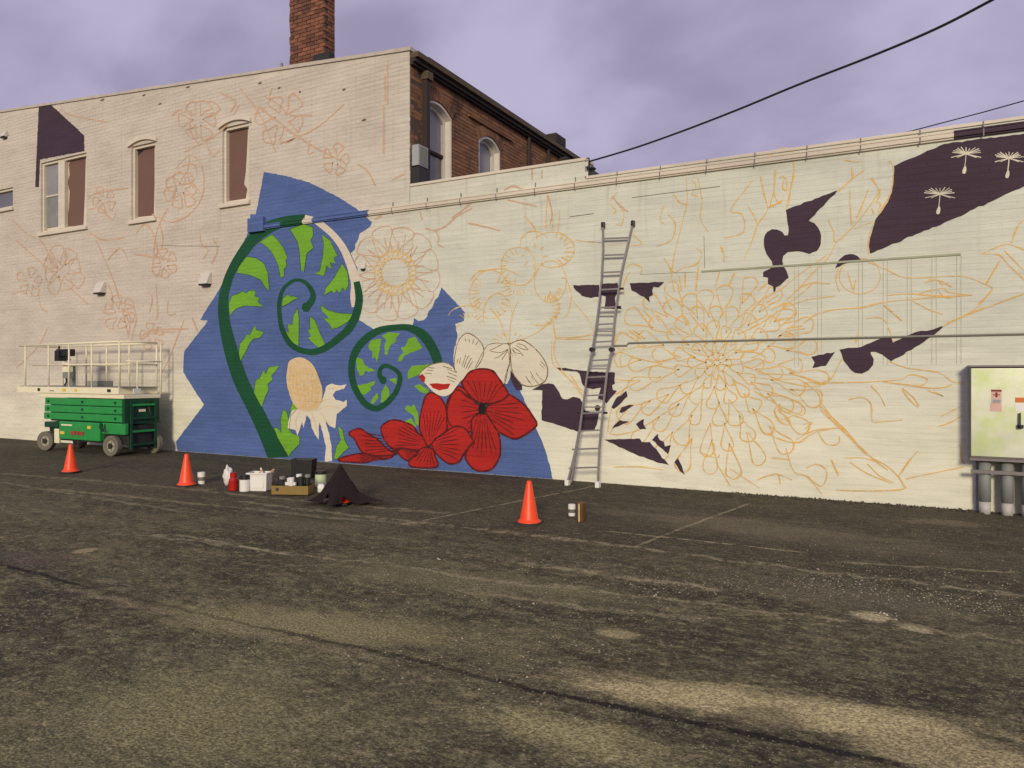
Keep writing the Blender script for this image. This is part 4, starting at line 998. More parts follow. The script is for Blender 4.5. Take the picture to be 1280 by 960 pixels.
# orchids above the cream petals
l = [ell(613, 368, 26, 30, 40, 320), ell(648, 333, 22, 24), ell(690, 312, 28, 22, -150, 130), ell(688, 352, 20, 26), ell(620, 352, 32, 16, 180, 330), ell(668, 305, 18, 16, 150, 330),
     ell(585, 400, 26, 18, 200, 330), ell(622, 395, 18, 28, 160, 350), ell(675, 385, 24, 22, -60, 120), ell(700, 372, 14, 26, -80, 80), [(636, 430), (640, 395), (648, 375)], [(636, 430), (625, 400), (612, 385)], [(636, 430), (668, 418), (690, 400), (700, 380)],
     [(692, 400), (694, 420), (700, 424), (740, 424)], [(690, 425), (690, 450), (696, 460), (730, 490)], [(700, 262), (698, 290)], [(684, 245), (682, 285)], [(655, 270), (668, 285), (672, 300)], [(575, 405), (560, 420)], [(715, 375), (735, 400), (742, 415)]]
for (cx, cy, rx, ry, a0, a1) in ((648, 333, 22, 24, 100, 260), (690, 312, 28, 22, -80, 60), (613, 368, 26, 30, -60, 60), (613, 368, 24, 30, 140, 220), (688, 352, 20, 26, 30, 110), (668, 320, 16, 16, 0, 360), (675, 385, 26, 24, -60, 60), (648, 355, 18, 14, 60, 200), (585, 405, 20, 14, 200, 340), (636, 430, 22, 16, 180, 360)):
    for k in range(9):
        t = R(a0 + (a1 - a0) * k / 8); r = random.uniform(.55, .75); l.append([(cx + rx * math.cos(t), cy + ry * math.sin(t)), (cx + rx * r * math.cos(t + .08), cy + ry * r * math.sin(t + .08))])
strokes('sketched_orchids', 'orange', l, mural, .0022, .011, 3, label='loose orchid blooms sketched left of the ladder')
# branches upper right
A = lambda p: Q(680, 180, 4, p)
l = [A(p) for p in ([(710, 170), (715, 290), (690, 400), (650, 560), (640, 640)], [(770, 170), (790, 280), (780, 370), (820, 440)], [(650, 250), (680, 290), (720, 300)], [(740, 180), (760, 210), (740, 250), (770, 260)], [(600, 310), (580, 380), (610, 400)], [(620, 350), (660, 400), (640, 480), (560, 510)],
                    [(1080, 160), (1100, 250), (1120, 330), (1070, 400), (1040, 480), (1000, 580)], [(1160, 130), (1150, 230), (1130, 310), (1190, 290)], [(1020, 310), (1050, 360), (1070, 400)], [(1240, 180), (1230, 260), (1215, 310)], [(1045, 180), (930, 330), (990, 350), (1000, 440), (900, 470)], [(1130, 60), (1190, 20), (1240, 40), (1250, 170)], [(1180, 170), (1200, 160), (1190, 220), (1220, 230)],
                    [(600, 570), (650, 640), (690, 620), (760, 600), (790, 550), (760, 520)], [(620, 600), (640, 660)], [(880, 510), (900, 560), (900, 590)], [(410, 620), (440, 600), (490, 620), (480, 650)], [(430, 640), (400, 700), (400, 760)], [(370, 240), (330, 290), (360, 330), (340, 350)], [(380, 330), (400, 340), (390, 400), (360, 400)], [(440, 450), (490, 500), (420, 510)], [(20, 250), (40, 360), (40, 430)], [(160, 480), (250, 495)])]
l += [c960(p) for p in ([(0, 480), (60, 450), (70, 440)], [(35, 290), (30, 400), (45, 450)], [(120, 180), (130, 300), (110, 400), (90, 490)], [(80, 330), (95, 340), (90, 390), (75, 380)], [(420, 275), (415, 340), (350, 390)], [(480, 290), (410, 340), (350, 400)], [(380, 240), (440, 250), (470, 240)], [(300, 540), (330, 600), (340, 650), (430, 570), (500, 480), (570, 380)], [(410, 390), (410, 480), (420, 570)], [(500, 390), (470, 470), (440, 530)],
                       [(340, 650), (300, 730), (220, 810), (150, 890), (90, 940)], [(430, 580), (520, 550)], [(520, 330), (560, 400), (540, 450)], [(545, 450), (560, 460), (550, 500)], [(520, 480), (530, 510)], [(600, 250), (625, 260), (620, 390), (560, 500), (510, 600), (500, 710)], [(350, 780), (340, 840), (360, 900)], [(500, 750), (600, 790), (700, 830), (960, 820), (1080, 860), (1120, 890), (1050, 960)], [(1160, 740), (1090, 860)],
                       [(1070, 710), (1130, 680), (1200, 660), (1280, 690)], [(1070, 710), (1150, 710), (1200, 760), (1240, 800), (1280, 840)], [(1180, 690), (1230, 740), (1280, 790)], [(1215, 655), (1250, 570), (1280, 540)], [(800, 840), (850, 840), (870, 860), (900, 850)], [(750, 910), (880, 880), (900, 900), (1020, 915)], [(590, 920), (720, 910), (880, 920), (1000, 915)], [(440, 840), (430, 880)], [(0, 220), (40, 190)])]
l += [ell(1075, 345, 26, 22), [(1068, 366), (1062, 350), (1060, 340)]]
strokes('sketched_branches', 'orange', l, mural, .0022, .011, 3, label='orange sketch of branches and birds on the upper right wall')
B = c920
l = [B(p) for p in ([(0, 470), (40, 440), (60, 400), (120, 330), (200, 290), (270, 230), (400, 140)], [(150, 440), (180, 390), (240, 380), (260, 400), (200, 450)], [(60, 470), (140, 420), (300, 300), (340, 260)], [(260, 300), (330, 260), (420, 265)], [(180, 390), (300, 340), (440, 320)], [(300, 440), (360, 400), (440, 380), (560, 370), (640, 350), (780, 335), (1050, 315)], [(660, 360), (740, 430)], [(780, 340), (860, 380), (920, 400)], [(900, 300), (940, 330), (1000, 310)], [(840, 260), (900, 250), (960, 280)],
                    [(580, 420), (640, 415), (670, 440)], [(680, 460), (695, 510), (700, 525)], [(545, 480), (530, 530)], [(920, 455), (1010, 410), (1100, 375), (1280, 310)], [(1135, 290), (1060, 380), (940, 440)], [(470, 600), (420, 690), (390, 695)], [(310, 705), (500, 705), (620, 700), (740, 690)], [(680, 610), (760, 640), (900, 660), (960, 700), (1010, 705)], [(740, 690), (780, 670), (850, 690), (820, 720), (720, 705)], [(650, 700), (820, 725), (900, 730), (960, 715)], [(740, 740), (770, 780), (810, 815)], [(740, 730), (790, 770), (815, 810)], [(850, 740), (920, 765), (880, 745)], [(600, 720), (640, 760), (665, 810)], [(500, 780), (560, 770), (600, 800), (605, 875), (640, 880), (740, 870)],
                    [(40, 570), (20, 600), (60, 640), (130, 600), (100, 575), (40, 570)], [(60, 680), (160, 690), (300, 720), (370, 720), (360, 700), (260, 670), (100, 665)], [(80, 740), (180, 800), (290, 850), (300, 810), (200, 760), (80, 730)], [(170, 830), (200, 870), (280, 840)], [(300, 700), (370, 760), (380, 830), (460, 900), (530, 970)], [(370, 800), (440, 890), (520, 960)], [(300, 890), (340, 880), (310, 910)], [(270, 960), (340, 920), (440, 905)], [(910, 855), (1000, 810)], [(900, 900), (960, 880), (1005, 850)])]
D_ = lambda p: Q(960, 380, 4, p)
l += [D_(p) for p in ([(270, 500), (340, 590), (420, 680), (490, 750), (580, 800), (640, 850), (690, 920)], [(290, 540), (380, 620), (440, 690), (520, 770), (600, 830)], [(655, 860), (700, 790), (750, 735)], [(655, 860), (685, 915)], [(690, 875), (800, 850), (980, 815)], [(380, 770), (480, 770), (580, 800)], [(410, 790), (500, 850), (620, 895)], [(500, 800), (560, 860), (630, 890)], [(160, 690), (240, 640), (360, 620), (380, 630)], [(0, 650), (100, 690), (170, 690), (190, 670)], [(90, 720), (130, 840), (190, 860), (270, 950)], [(190, 820), (240, 800), (290, 830), (290, 880), (260, 910), (200, 860)], [(320, 780), (355, 860)], [(250, 640), (290, 700), (350, 700), (360, 660)], [(340, 930), (480, 935), (660, 930), (690, 915)], [(0, 860), (50, 850), (60, 900)], [(20, 770), (110, 780)],
                      [(60, 500), (30, 540), (60, 590), (110, 600), (90, 560), (60, 540), (60, 500)], [(120, 480), (170, 500), (160, 550), (110, 530)], [(960, 700), (970, 780), (985, 800)])]
C_ = c680
l += [C_(p) for p in ([(350, 815), (480, 815), (600, 830)], [(860, 790), (930, 910)], [(930, 820), (1080, 920)], [(1060, 880), (1160, 850), (1240, 880)], [(780, 740), (860, 770), (880, 750)], [(60, 150), (50, 250), (90, 330), (200, 470)], [(60, 170), (140, 170), (260, 150)], [(130, 350), (160, 390), (200, 470)], [(420, 400), (340, 520), (320, 640)], [(440, 500), (330, 650), (480, 630)], [(400, 210), (380, 270), (390, 320)])]
strokes('sketched_leaves', 'orange', l, mural, .0042, .011, 3, label='orange sketch of leaves and petals low on the right wall')
# faint pink-orange sketches on the tall part
E = lambda p: Q(0, 100, 4, p)
l = [E(p) for p in ([(440, 590), (500, 560), (640, 540)], [(880, 440), (950, 375), (1010, 430), (1015, 560), (960, 660), (860, 710), (760, 670)], [(910, 430), (970, 420), (985, 470)], [(860, 600), (880, 540), (870, 600), (890, 600)], [(300, 120), (340, 170), (540, 210)], [(980, 110), (1060, 110), (1100, 150), (1040, 190)], [(960, 150), (950, 250), (1000, 330)], [(1100, 60), (1180, 110), (1150, 160)], [(1030, 310), (1060, 380), (1100, 350)], [(860, 180), (900, 150), (960, 180)], [(680, 770), (720, 720), (760, 760), (790, 850), (780, 890)], [(670, 870), (850, 900)], [(800, 720), (815, 800), (800, 850)],
                     [(1000, 770), (1010, 820), (1040, 850), (1010, 900)], [(1060, 790), (1090, 850), (1060, 920)], [(250, 880), (290, 950), (330, 900), (330, 860)], [(440, 650), (500, 640), (560, 700), (580, 660)], [(450, 760), (520, 800), (620, 790)], [(60, 700), (120, 760), (180, 790)], [(950, 380), (940, 480), (970, 540)], [(200, 800), (240, 860), (260, 930)], [(540, 900), (600, 840), (640, 900)], [(900, 520), (960, 520), (1000, 560)])]
H_ = lambda p: Q(0, 340, 4, p)
l += [H_(p) for p in ([(580, 150), (660, 170), (680, 230), (665, 310), (660, 380)], [(590, 200), (650, 210), (640, 330)], [(700, 330), (760, 290), (940, 285)], [(720, 310), (800, 300), (900, 300)], [(780, 60), (790, 200), (780, 240)], [(740, 100), (760, 130), (750, 200)], [(840, 140), (840, 210), (880, 210)], [(960, 230), (990, 300)], [(190, 60), (200, 170), (240, 200)], [(510, 200), (560, 180)], [(60, 110), (140, 90), (160, 130)], [(540, 60), (560, 110), (560, 190)])]
K_ = lambda p: Q(320, 0, 4, p)
l += [K_(p) for p in ([(40, 480), (110, 520), (170, 575), (280, 575)], [(0, 530), (100, 600), (250, 710), (360, 770), (420, 800)], [(660, 300), (660, 520)], [(640, 530), (640, 770)], [(645, 380), (648, 500)], [(270, 700), (260, 770), (290, 760)], [(510, 820), (560, 860), (600, 930)], [(680, 900), (740, 870)], [(80, 440), (60, 500)])]
l += [Q(480, 40, 4, p) for p in ([(600, 790), (650, 770), (720, 800)], [(620, 840), (760, 870)], [(740, 680), (740, 740)], [(790, 690), (790, 730)], [(820, 820), (840, 900), (830, 960)], [(1140, 820), (1180, 870), (1220, 900)], [(340, 930), (420, 870), (460, 830)], [(180, 900), (190, 940)])]
l += [Q(430, 260, 6.4, p) for p in ([(650, 160), (720, 180), (800, 150), (900, 70), (1030, 0)], [(730, 180), (760, 240), (750, 290), (800, 320)], [(990, 120), (1130, 150), (1250, 180)], [(250, 90), (300, 60)])]
for (cx_, cy_, r_, n_) in ((226, 236, 24, 7), (78, 338, 30, 8), (352, 150, 34, 6), (150, 392, 22, 6), (38, 352, 18, 5), (205, 330, 20, 6), (130, 250, 18, 5), (248, 150, 26, 6), (420, 200, 22, 5), (190, 420, 18, 5)):
    t0 = random.random() * 6
    for k in range(n_): l.append(petal_line(cx_, cy_, t0 + 2 * math.pi * k / n_, r_ * .25, r_ * random.uniform(.8, 1.1), r_ * .30, .9, .10))
for (pa, pb) in (((20, 300), (110, 380)), ((300, 110), (345, 190)), ((210, 260), (190, 340)), ((120, 300), (160, 420)), ((350, 180), (430, 130)), ((60, 410), (20, 460)), ((230, 400), (200, 470)), ((300, 130), (230, 190))):
    mx = (pa[0] + pb[0]) / 2 + random.uniform(-14, 14); my = (pa[1] + pb[1]) / 2 + random.uniform(-14, 14); l.append([pa, (mx, my), pb])
strokes('sketched_figures', 'faint', l, mural, .0022, .018, 4, label='faint orange sketch over the upper left wall')

# ------------------------------------------------------------------ wall lights
def wall_light(px0, px1, pt, pb, label, s_=1):
    a0 = Wp(px0, pb); a1 = Wp(px1, pb); zt = Wp(px1, pt).z; zb = Wp(px1, pb).z
    r = empty('wall_light', ((a0.x + a1.x) / 2, 0, zb), label, 'wall light', 'wedge lights along the wall')
    d = (a1.x - a0.x) * .38; a0 = Wp(px0 + (px1 - px0) * .3, pb)
    m_ = MB(); x0, x1 = a0.x, a1.x
    vs = [(x0, -.002, zb), (x1, -.002, zb), (x1, -.002, zt), (x0, -.002, zt), (x0, -d, zb), (x1, -d, zb), (x1, -.35 * d, zt), (x0, -.35 * d, zt)]
    m_.add(vs, [(4, 5, 6, 7), (5, 1, 2, 6), (0, 4, 7, 3), (7, 6, 2, 3), (0, 1, 5, 4), (1, 0, 3, 2)]); m_.build('housing', M['trim'], r, bevel=.006)
    m_ = MB(); m_.box(x0 + .02, x1 - .02, -d + .02, -.02, zb - .03, zb - .002); m_.build('lens', M['machine'], r)
wall_light(119, 133, 353, 366, 'white wedge wall light above the middle of the scissor lift')
wall_light(249, 265, 341, 355, 'white wedge wall light just left of the big blue field')
wall_light(449, 458, 328, 336, 'smallest white wall light, between fern stem and zinnia sketch')
wall_light(2, 10, 164, 171, 'small white wall light high at the far left above the little window')

# ------------------------------------------------------------------ roof cable anchor and wires
p = Wp(739, 212, .12)
anch = empty('cable_anchor', (p.x, .12, 4.55), 'black cable anchor standing where the parapet steps down', 'anchor')
MB().box(p.x - .10, p.x + .10, .02, .22, 4.56, 4.62).build('foot', M['machine'], anch)
mb = MB(); mb.tube([(p.x - .05, .12, 4.6), (p.x - .06, .12, 4.86)], .035); mb.lathe([(.03, 0), (.06, .03), (.03, .06), (.06, .09), (.02, .12)], (p.x + .02, .12, 4.6), 10); mb.build('insulator', M['machine'], anch)
pts = [(736, 202), (790, 186), (850, 165), (920, 138), (1000, 105), (1090, 70), (1170, 36), (1240, 0), (1330, -48)]
P3 = []
for i, q in enumerate(pts): P3.append(Wp(q[0], q[1], .12 - 3.0 * i / (len(pts) - 1)))
P3 = [tuple(q) for q in smooth([tuple(q) for q in P3], False, 6)]
mb = MB(); mb.tube(P3, .013, 6); 
for k in range(0, len(P3) - 1):
    pass
tag(mb.build('service_cable', M['wire']), 'thick black service cable sagging from the roof anchor up to the right', 'cable')
mb = MB(); pts = [(1120, 168), (1140, 163.5), (1180, 153), (1230, 140), (1280, 126), (1360, 102)]
P3 = [tuple(Wp(q[0], q[1], 2.6 - 1.6 * i / 5)) for i, q in enumerate(pts)]; mb.tube(P3, .008, 6)
tag(mb.build('thin_cable', M['wire']), 'thin dark wire rising from behind the low parapet at the right edge', 'cable')

# ------------------------------------------------------------------ scissor lift
YF, YB = -1.20, -.40
def Nf(px, py=500): return Wp(px, py, YF)
lift = empty('scissor_lift', (-14.8, -.8, 0), 'green and cream scissor lift parked folded against the wall', 'scissor lift')
xL = Nf(53).x; xR = Nf(155).x; xdL = Nf(23).x; xdR = Nf(150).x
gr = M['liftgreen']
mb = MB(); mb.box(Nf(72).x, Nf(123).x, YF + .03, YB - .03, .26, .63); mb.build('chassis_cover', gr, lift, bevel=.02)
mb = MB(); mb.box(Nf(72).x + .1, Nf(85).x + .1, YF + .015, YF + .028, .54, .57); mb.build('decal', M['liftcream'], lift)
mb = MB()
for a_, b_ in ((87, 93), (94, 97), (98, 103)): mb.box(Nf(a_).x, Nf(b_).x, YF + .016, YF + .029, .36, .44)
mb.build('decal', plain('faded_red_decal', (.30, .06, .03), .6, var=.4), lift)
mb = MB(); mb.box(xL + .05, xR - .02, YF + .12, YB - .12, .22, .60); mb.build('chassis', M['machine'], lift)
mb = MB(); mb.box(Nf(126).x, xR, YF + .02, YF + .10, .42, .64); mb.build('wheel_guard', gr, lift, bevel=.02)
mb = MB(); mb.box(xL - .02, Nf(70).x, YF + .05, YF + .14, .48, .60); mb.build('wheel_guard', M['liftdark'], lift, bevel=.02)
mb = MB(); mb.box(Nf(64).x, Nf(70).x, YF + .06, YF + .10, .16, .46); mb.build('support_leg', M['liftcream'], lift, bevel=.01)
for a_, b_, z_ in ((108, 112, .50), (74, 79, .36)):
    MB().box(Nf(a_).x, Nf(b_).x, YF + .017, YF + .029, z_, z_ + .06).build('decal', M['yellow'], lift)
mb = MB()
for k in range(3):
    mb.tube([(Nf(124 + k * 3).x, YF + .02, .62), (Nf(125 + k * 3).x, YF - .01, .54), (Nf(128 + k * 2).x, YF + .0, .47), (Nf(133 + k).x, YF + .06, .44)], .010, 6)
mb.build('hose', M['plasticblack'], lift, smooth=True, kind='stuff'); mb = MB(); mb.tube([(xR, -.70, 1.08), (xR + .04, -.66, .8), (xR + .02, -.6, .5), (xR - .03, -.58, .3)], .012, 6)
mb.build('hose', M['plasticblack'], lift, smooth=True)
# folded scissor arms
for k, (za, zb) in enumerate(((.66, .80), (.815, .955), (.97, 1.11))):
    for yy in (YF + .02, YB - .10):
        mb = MB(); mb.box(xL + .02 + .02 * k, xR - .10, yy, yy + .08, za, zb); mb.build('scissor_arm', gr, lift, bevel=.012)
        mb = MB(); 
        for xx in (xL + .18, (xL + xR) / 2, xR - .30): mb.tube([(xx, yy - .012, (za + zb) / 2), (xx, yy + .092, (za + zb) / 2)], .03, 10)
        mb.build('pivot_pin', M['liftdark'], lift)
mb = MB(); mb.box(xL + .10, xR - .18, YF + .12, YB - .12, .62, 1.09); mb.build('scissor_core', M['liftdark'], lift)
# right end: dark end frame with entry ladder
mb = MB(); mb.box(xR - .08, xR - .02, YF + .02, YB - .02, .62, 1.12); mb.build('end_plate', M['liftdark'], lift, bevel=.01)
mb = MB(); mb.box(xR - .08, xR - .03, YF + .13, YB - .13, .14, .60); mb.build('end_door', M['machine'], lift, bevel=.01)
lad = MB(); 
for yy in (YF + .14, YB - .14): lad.bar((xR + .02, yy, .12), (xR + .02, yy, 1.08), .03, .04)
lr = lad.build('entry_ladder', M['liftdark'], lift)
for k in range(4): MB().bar((xR + .02, YF + .16, .22 + k * .26), (xR + .02, YB - .16, .22 + k * .26), .04, .05).build('rung', gr if k % 2 else M['liftdark'], lr)
mb = MB(); mb.box(xR - .01, xR + .0, -.88, -.74, .86, .91); mb.build('name_plate', M['liftcream'], lift)
# platform
mb = MB(); mb.box(Nf(48).x, xR - .01, YF + .0, YB, 1.125, 1.205); mb.build('lower_platform_frame', M['liftcream'], lift, bevel=.008)
mb = MB(); mb.box(xdL, xdR, YF - .03, YB + .02, 1.21, 1.34); pf = mb.build('platform_toe_board', M['liftcream'], lift, bevel=.008)
mb = MB(); mb.box(xdL + .03, xdR + .08, YF + .0, YB - .01, 1.342, 1.352); mb.build('deck', M['greybox'], lift)
for px, mt, w_ in ((49, 'machine', .09), (64, 'greybox', .16), (80, 'yellow', .12), (95, 'yellow', .09), (136, 'machine', .11)):
    x = Nf(px).x; MB().box(x, x + w_, YF - .036, YF - .031, 1.25, 1.31 if mt != 'greybox' else 1.27).build('decal', M[mt], pf)
mb = MB(); x = xR - .02; mb.box(x, x + .02, -1.0, -.85, 1.22, 1.32); mb.build('decal', M['white'], lift)
# guard rails
for yy in (YF - .005, YB + .0):
    x0, x1 = (xdL + .05 if yy < -1 else xdL + .05), xdR
    r_ = MB(); r_.tube([(x0, yy, 2.22), (x1, yy, 2.24)], .020, 8); r_.tube([(x0 + .5, yy, 1.80), (x1, yy, 1.80)], .016, 8)
    rl = r_.build('guard_rail', M['liftcream'], lift, smooth=True)
    for px in ([32, 61, 86.5, 115, 149.5]):
        xx = Nf(px).x; MB().tube([(xx, yy, 1.34), (xx, yy, 2.23)], .017, 8).build('post', M['liftcream'], rl, smooth=True)
r_ = MB(); r_.tube([(xdL + .05, YF, 2.22), (xdL + .05, YB, 2.22)], .018); r_.tube([(xdR, YF + .0, 2.24), (xdR, YB, 2.24)], .018); r_.tube([(xdR, YF, 1.8), (xdR, YB, 1.8)], .014); r_.build('end_rail', M['liftcream'], lift, smooth=True)
# shorter entry gate at the right end
r_ = MB(); xg = xR - .03
for a_, b_ in (((xdR + .05, YF + .1, 1.86), (xg, YB + .02, 1.86)),): r_.tube([a_, b_], .015)
r_.tube([(xg, YB + .02, 1.2), (xg, YB + .02, 2.2)], .016); r_.tube([(xg, YF + .3, 1.2), (xg, YF + .3, 1.86)], .015); r_.tube([(xg, YF + .3, 1.86), (xg, YB + .02, 1.86)], .015)
r_.build('entry_gate', M['liftcream'], lift, smooth=True)
# control box, manual box, cables
xb = Nf(66).x; mb = MB(); mb.box(xb, xb + .42, YF + .06, YF + .22, 1.98, 2.13); mb.box(xb, xb + .16, YF + .03, YF + .2, 1.88, 2.10)
mb.tube([(xb + .05, YF + .1, 2.13), (xb + .05, YF + .1, 2.2)], .02); mb.tube([(xb + .3, YF + .1, 1.96), (xb + .42, YF + .1, 1.9)], .03); mb.build('control_box', M['plasticblack'], lift, bevel=.012)
xb = Nf(75).x; MB().box(xb, xb + .24, YF + .05, YF + .13, 1.65, 1.84).build('manual_box', M['liftcream'], lift, bevel=.01)
MB().box(xb, xb + .24, YF + .05, YF + .14, 1.52, 1.645).build('manual_box_base', M['greybox'], lift, bevel=.01)
mb = MB(); mb.tube([(xb + .05, YF + .1, 1.52), (xb + .02, YF + .12, 1.44), (xb - .02, YF + .1, 1.36)], .015); mb.build('control_cable', M['plasticblack'], lift)
xb = Nf(63).x; MB().box(xb + .03, xb + .34, YF + .30, YF + .33, 1.36, 1.78).build('side_panel', M['greybox'], lift)
xb = Nf(100).x; MB().box(xb, xb + .32, YF + .15, YF + .5, 1.353, 1.47).build('tool_tray', M['greybox'], lift, bevel=.02)
# wheels
def wheel(x, y, steer, face):
    r = .205
    wv = empty('wheel', (0, 0, 0)); wv.parent = lift; wv.location = Vector((x, y, r - .012)) - Vector(lift.location); wv.rotation_euler = (0, 0, steer)
    t_ = MB(); prof = [(.11, -.05), (.19, -.062), (.205, -.045), (.205, .045), (.19, .062), (.11, .05)]
    vs = []; n = 24
    for rr, yy in prof:
        for k in range(n): vs.append((rr * math.cos(2 * math.pi * k / n), yy, rr * math.sin(2 * math.pi * k / n)))
    m_ = len(prof); fs = [(i * n + k, i * n + (k + 1) % n, ((i + 1) % m_) * n + (k + 1) % n, ((i + 1) % m_) * n + k) for i in range(m_) for k in range(n)]
    t_.add(vs, fs); t_.build('tyre', M['tyre'], wv, world=False, bevel=.006)
    q = MB(); q.tube([(0, -.040, 0), (0, .040, 0)], .112, 20); q.build('rim', M['rim'], wv, world=False)
    q = MB(); q.tube([(0, -.062, 0), (0, -.035, 0)], .055, 14); 
    for k in range(5): q.tube([(.08 * math.cos(k * 1.257), -.050, .08 * math.sin(k * 1.257)), (.08 * math.cos(k * 1.257), -.038, .08 * math.sin(k * 1.257))], .010, 6)
    q.build('hub', M['machine'], wv, world=False)
wheel(Nf(52).x + .10, YF + .05, .25, -1); wheel(Nf(139.5).x, YF + .02, .12, -1); wheel(Nf(52).x + .12, YB - .05, 0, 1); wheel(xR - .12, YB - .05, 0, 1)

# ------------------------------------------------------------------ ladder (articulated, flared at both ends)
def lean(px, py, off=0):   # intersect with the plane the ladder leans in
    y0 = -.40; k = .34 / 3.8   # y = y0 + k z
    u = (px - 640) / FPX; v = (HOR - py) / FPX; d = Vector((FW[0] + u * RT[0], FW[1] + u * RT[1], v)); c = Vector(CAM)
    t = (y0 + k * c.z - c.y) / (d.y - k * d.z); p = c + d * t; p.y += off; return p
ladder = empty('ladder', tuple(lean(728, 605)), 'tall aluminium articulated ladder leaning on the wall amid the sketches', 'ladder')
Lp = [(753.7, 281), (754, 312), (752, 350), (749, 380), (745, 410), (740.6, 436), (737.5, 452), (734, 470), (731, 492), (727.6, 516), (724.6, 538), (720, 566), (716, 590), (714, 603)]
Rp = [(791, 279), (786, 300), (781, 322), (776.6, 341), (773, 365), (768.7, 395), (765, 436), (762, 450), (758.7, 466), (755, 500), (752, 530), (749.5, 555), (748.3, 580), (747.4, 606)]
for pp, nm in ((Lp, 0), (Rp, 1)):
    m_ = MB(); P3 = [lean(*q) for q in pp]
    for q0, q1 in zip(P3, P3[1:]): m_.bar(q0, q1, .024, .032)
    m_.build('rail', M['steel'], ladder)
def atx(pp, y):
    for (x0, y0), (x1, y1) in zip(pp, pp[1:]):
        if y0 <= y <= y1: return x0 + (x1 - x0) * (y - y0) / (y1 - y0)
for y in (297.5, 318.5, 340, 361.5, 384, 405, 427, 450, 471, 494, 516, 538, 561, 584.5):
    ext = 5.5 if y > 555 else (1.5 if y < 350 else 1)
    a_ = lean(atx(Lp, y) - ext, y + .8); b_ = lean(atx(Rp, y) + 1, y - .5)
    MB().bar(a_, b_, .022, .024).build('rung', M['steel'], ladder)
# thinner bars between the rungs, a little closer to the wall
for y in (391, 414, 461, 509):
    a_ = lean(atx(Lp, y), y, .055); b_ = lean(atx(Rp, y), y, .055); MB().bar(a_, b_, .018, .020).build('rung', M['steel'], ladder)
for y in (437,):
    for pp in (Lp, Rp):
        q = lean(atx(pp, y), y); MB().tube([(q.x, q.y - .05, q.z), (q.x, q.y + .05, q.z)], .032, 12).build('hinge', M['plasticblack'], ladder)
for y, pp, s_ in ((516, Lp, -1), (516, Rp, 1), (384, Rp, 1), (361, Rp, 1)):
    q = lean(atx(pp, y), y); MB().tube([(q.x, q.y, q.z), (q.x + s_ * .07, q.y, q.z)], .016, 8).build('lock_knob', M['plasticblack'], ladder)
m_ = MB(); P3 = [lean(*q) for q in ((724, 540), (720, 562), (715, 583), (709.8, 604))]
for q0, q1 in zip(P3, P3[1:]): m_.bar(q0, q1, .028, .05)
m_.build('outer_leg', M['steel'], ladder)
for q in ((753.7, 281), (791, 279)):
    a_ = lean(*q); m_ = MB(); m_.box(a_.x - .025, a_.x + .025, a_.y - .025, a_.y + .04, a_.z - .04, a_.z + .04); m_.build('end_cap', M['plasticblack'], ladder, bevel=.015)
for q in ((709.5, 604), (747.4, 606)):
    a_ = lean(*q); m_ = MB(); m_.box(a_.x - .03, a_.x + .03, a_.y - .045, a_.y + .045, -.010, max(a_.z, .02) + .05); m_.build('foot', M['white'], ladder, bevel=.01)

# ------------------------------------------------------------------ traffic cones
def cone_parts(parent, h=.46):
    m_ = MB(); s_ = .135; c = .03
    vs = []
    for z in (0, .022):
        vs += [(-s_ + c, -s_, z), (s_ - c, -s_, z), (s_, -s_ + c, z), (s_, s_ - c, z), (s_ - c, s_, z), (-s_ + c, s_, z), (-s_, s_ - c, z), (-s_, -s_ + c, z)]
    m_.add(vs, [tuple(range(8))[::-1], tuple(range(8, 16))] + [(k, (k + 1) % 8, 8 + (k + 1) % 8, 8 + k) for k in range(8)])
    m_.build('base', M['rubber'], parent, world=False)
    m_ = MB(); m_.lathe([(.128, .0225), (.126, .034), (.108, .040), (.100, .060), (.028, h - .012), (.024, h), (.016, h), (.016, h - .03)], n=28, cap=False)
    m_.build('body', M['cone'], parent, world=False, smooth=True)
cone = empty('traffic_cone', (0, 0, 0)); cone_parts(cone)
for i, (px, py, rz, lab) in enumerate(((79, 591, .3, 'orange traffic cone in front of the green scissor lift'), (224, 608, 0, 'orange traffic cone below the left tip of the blue field, by a small jar'), (655, 656, .1, 'orange traffic cone nearest the ladder, largest of the three'))):
    c_ = cone if i == 0 else copy_tree(cone); p = Gp(px, py); c_.location = (p.x, p.y + .12, -.008); c_.rotation_euler = (0, 0, rz)
    tag(c_, lab, 'traffic cone', 'uncovered orange traffic cones')
pc = Gp(420, 630)
c_ = copy_tree(cone); c_.location = (pc.x - .02, pc.y + .10, -.008); c_['label'] = 'orange traffic cone hidden under the dark maroon cloth, only its foot showing'; c_['category'] = 'traffic cone'
if 'group' in c_: del c_['group']
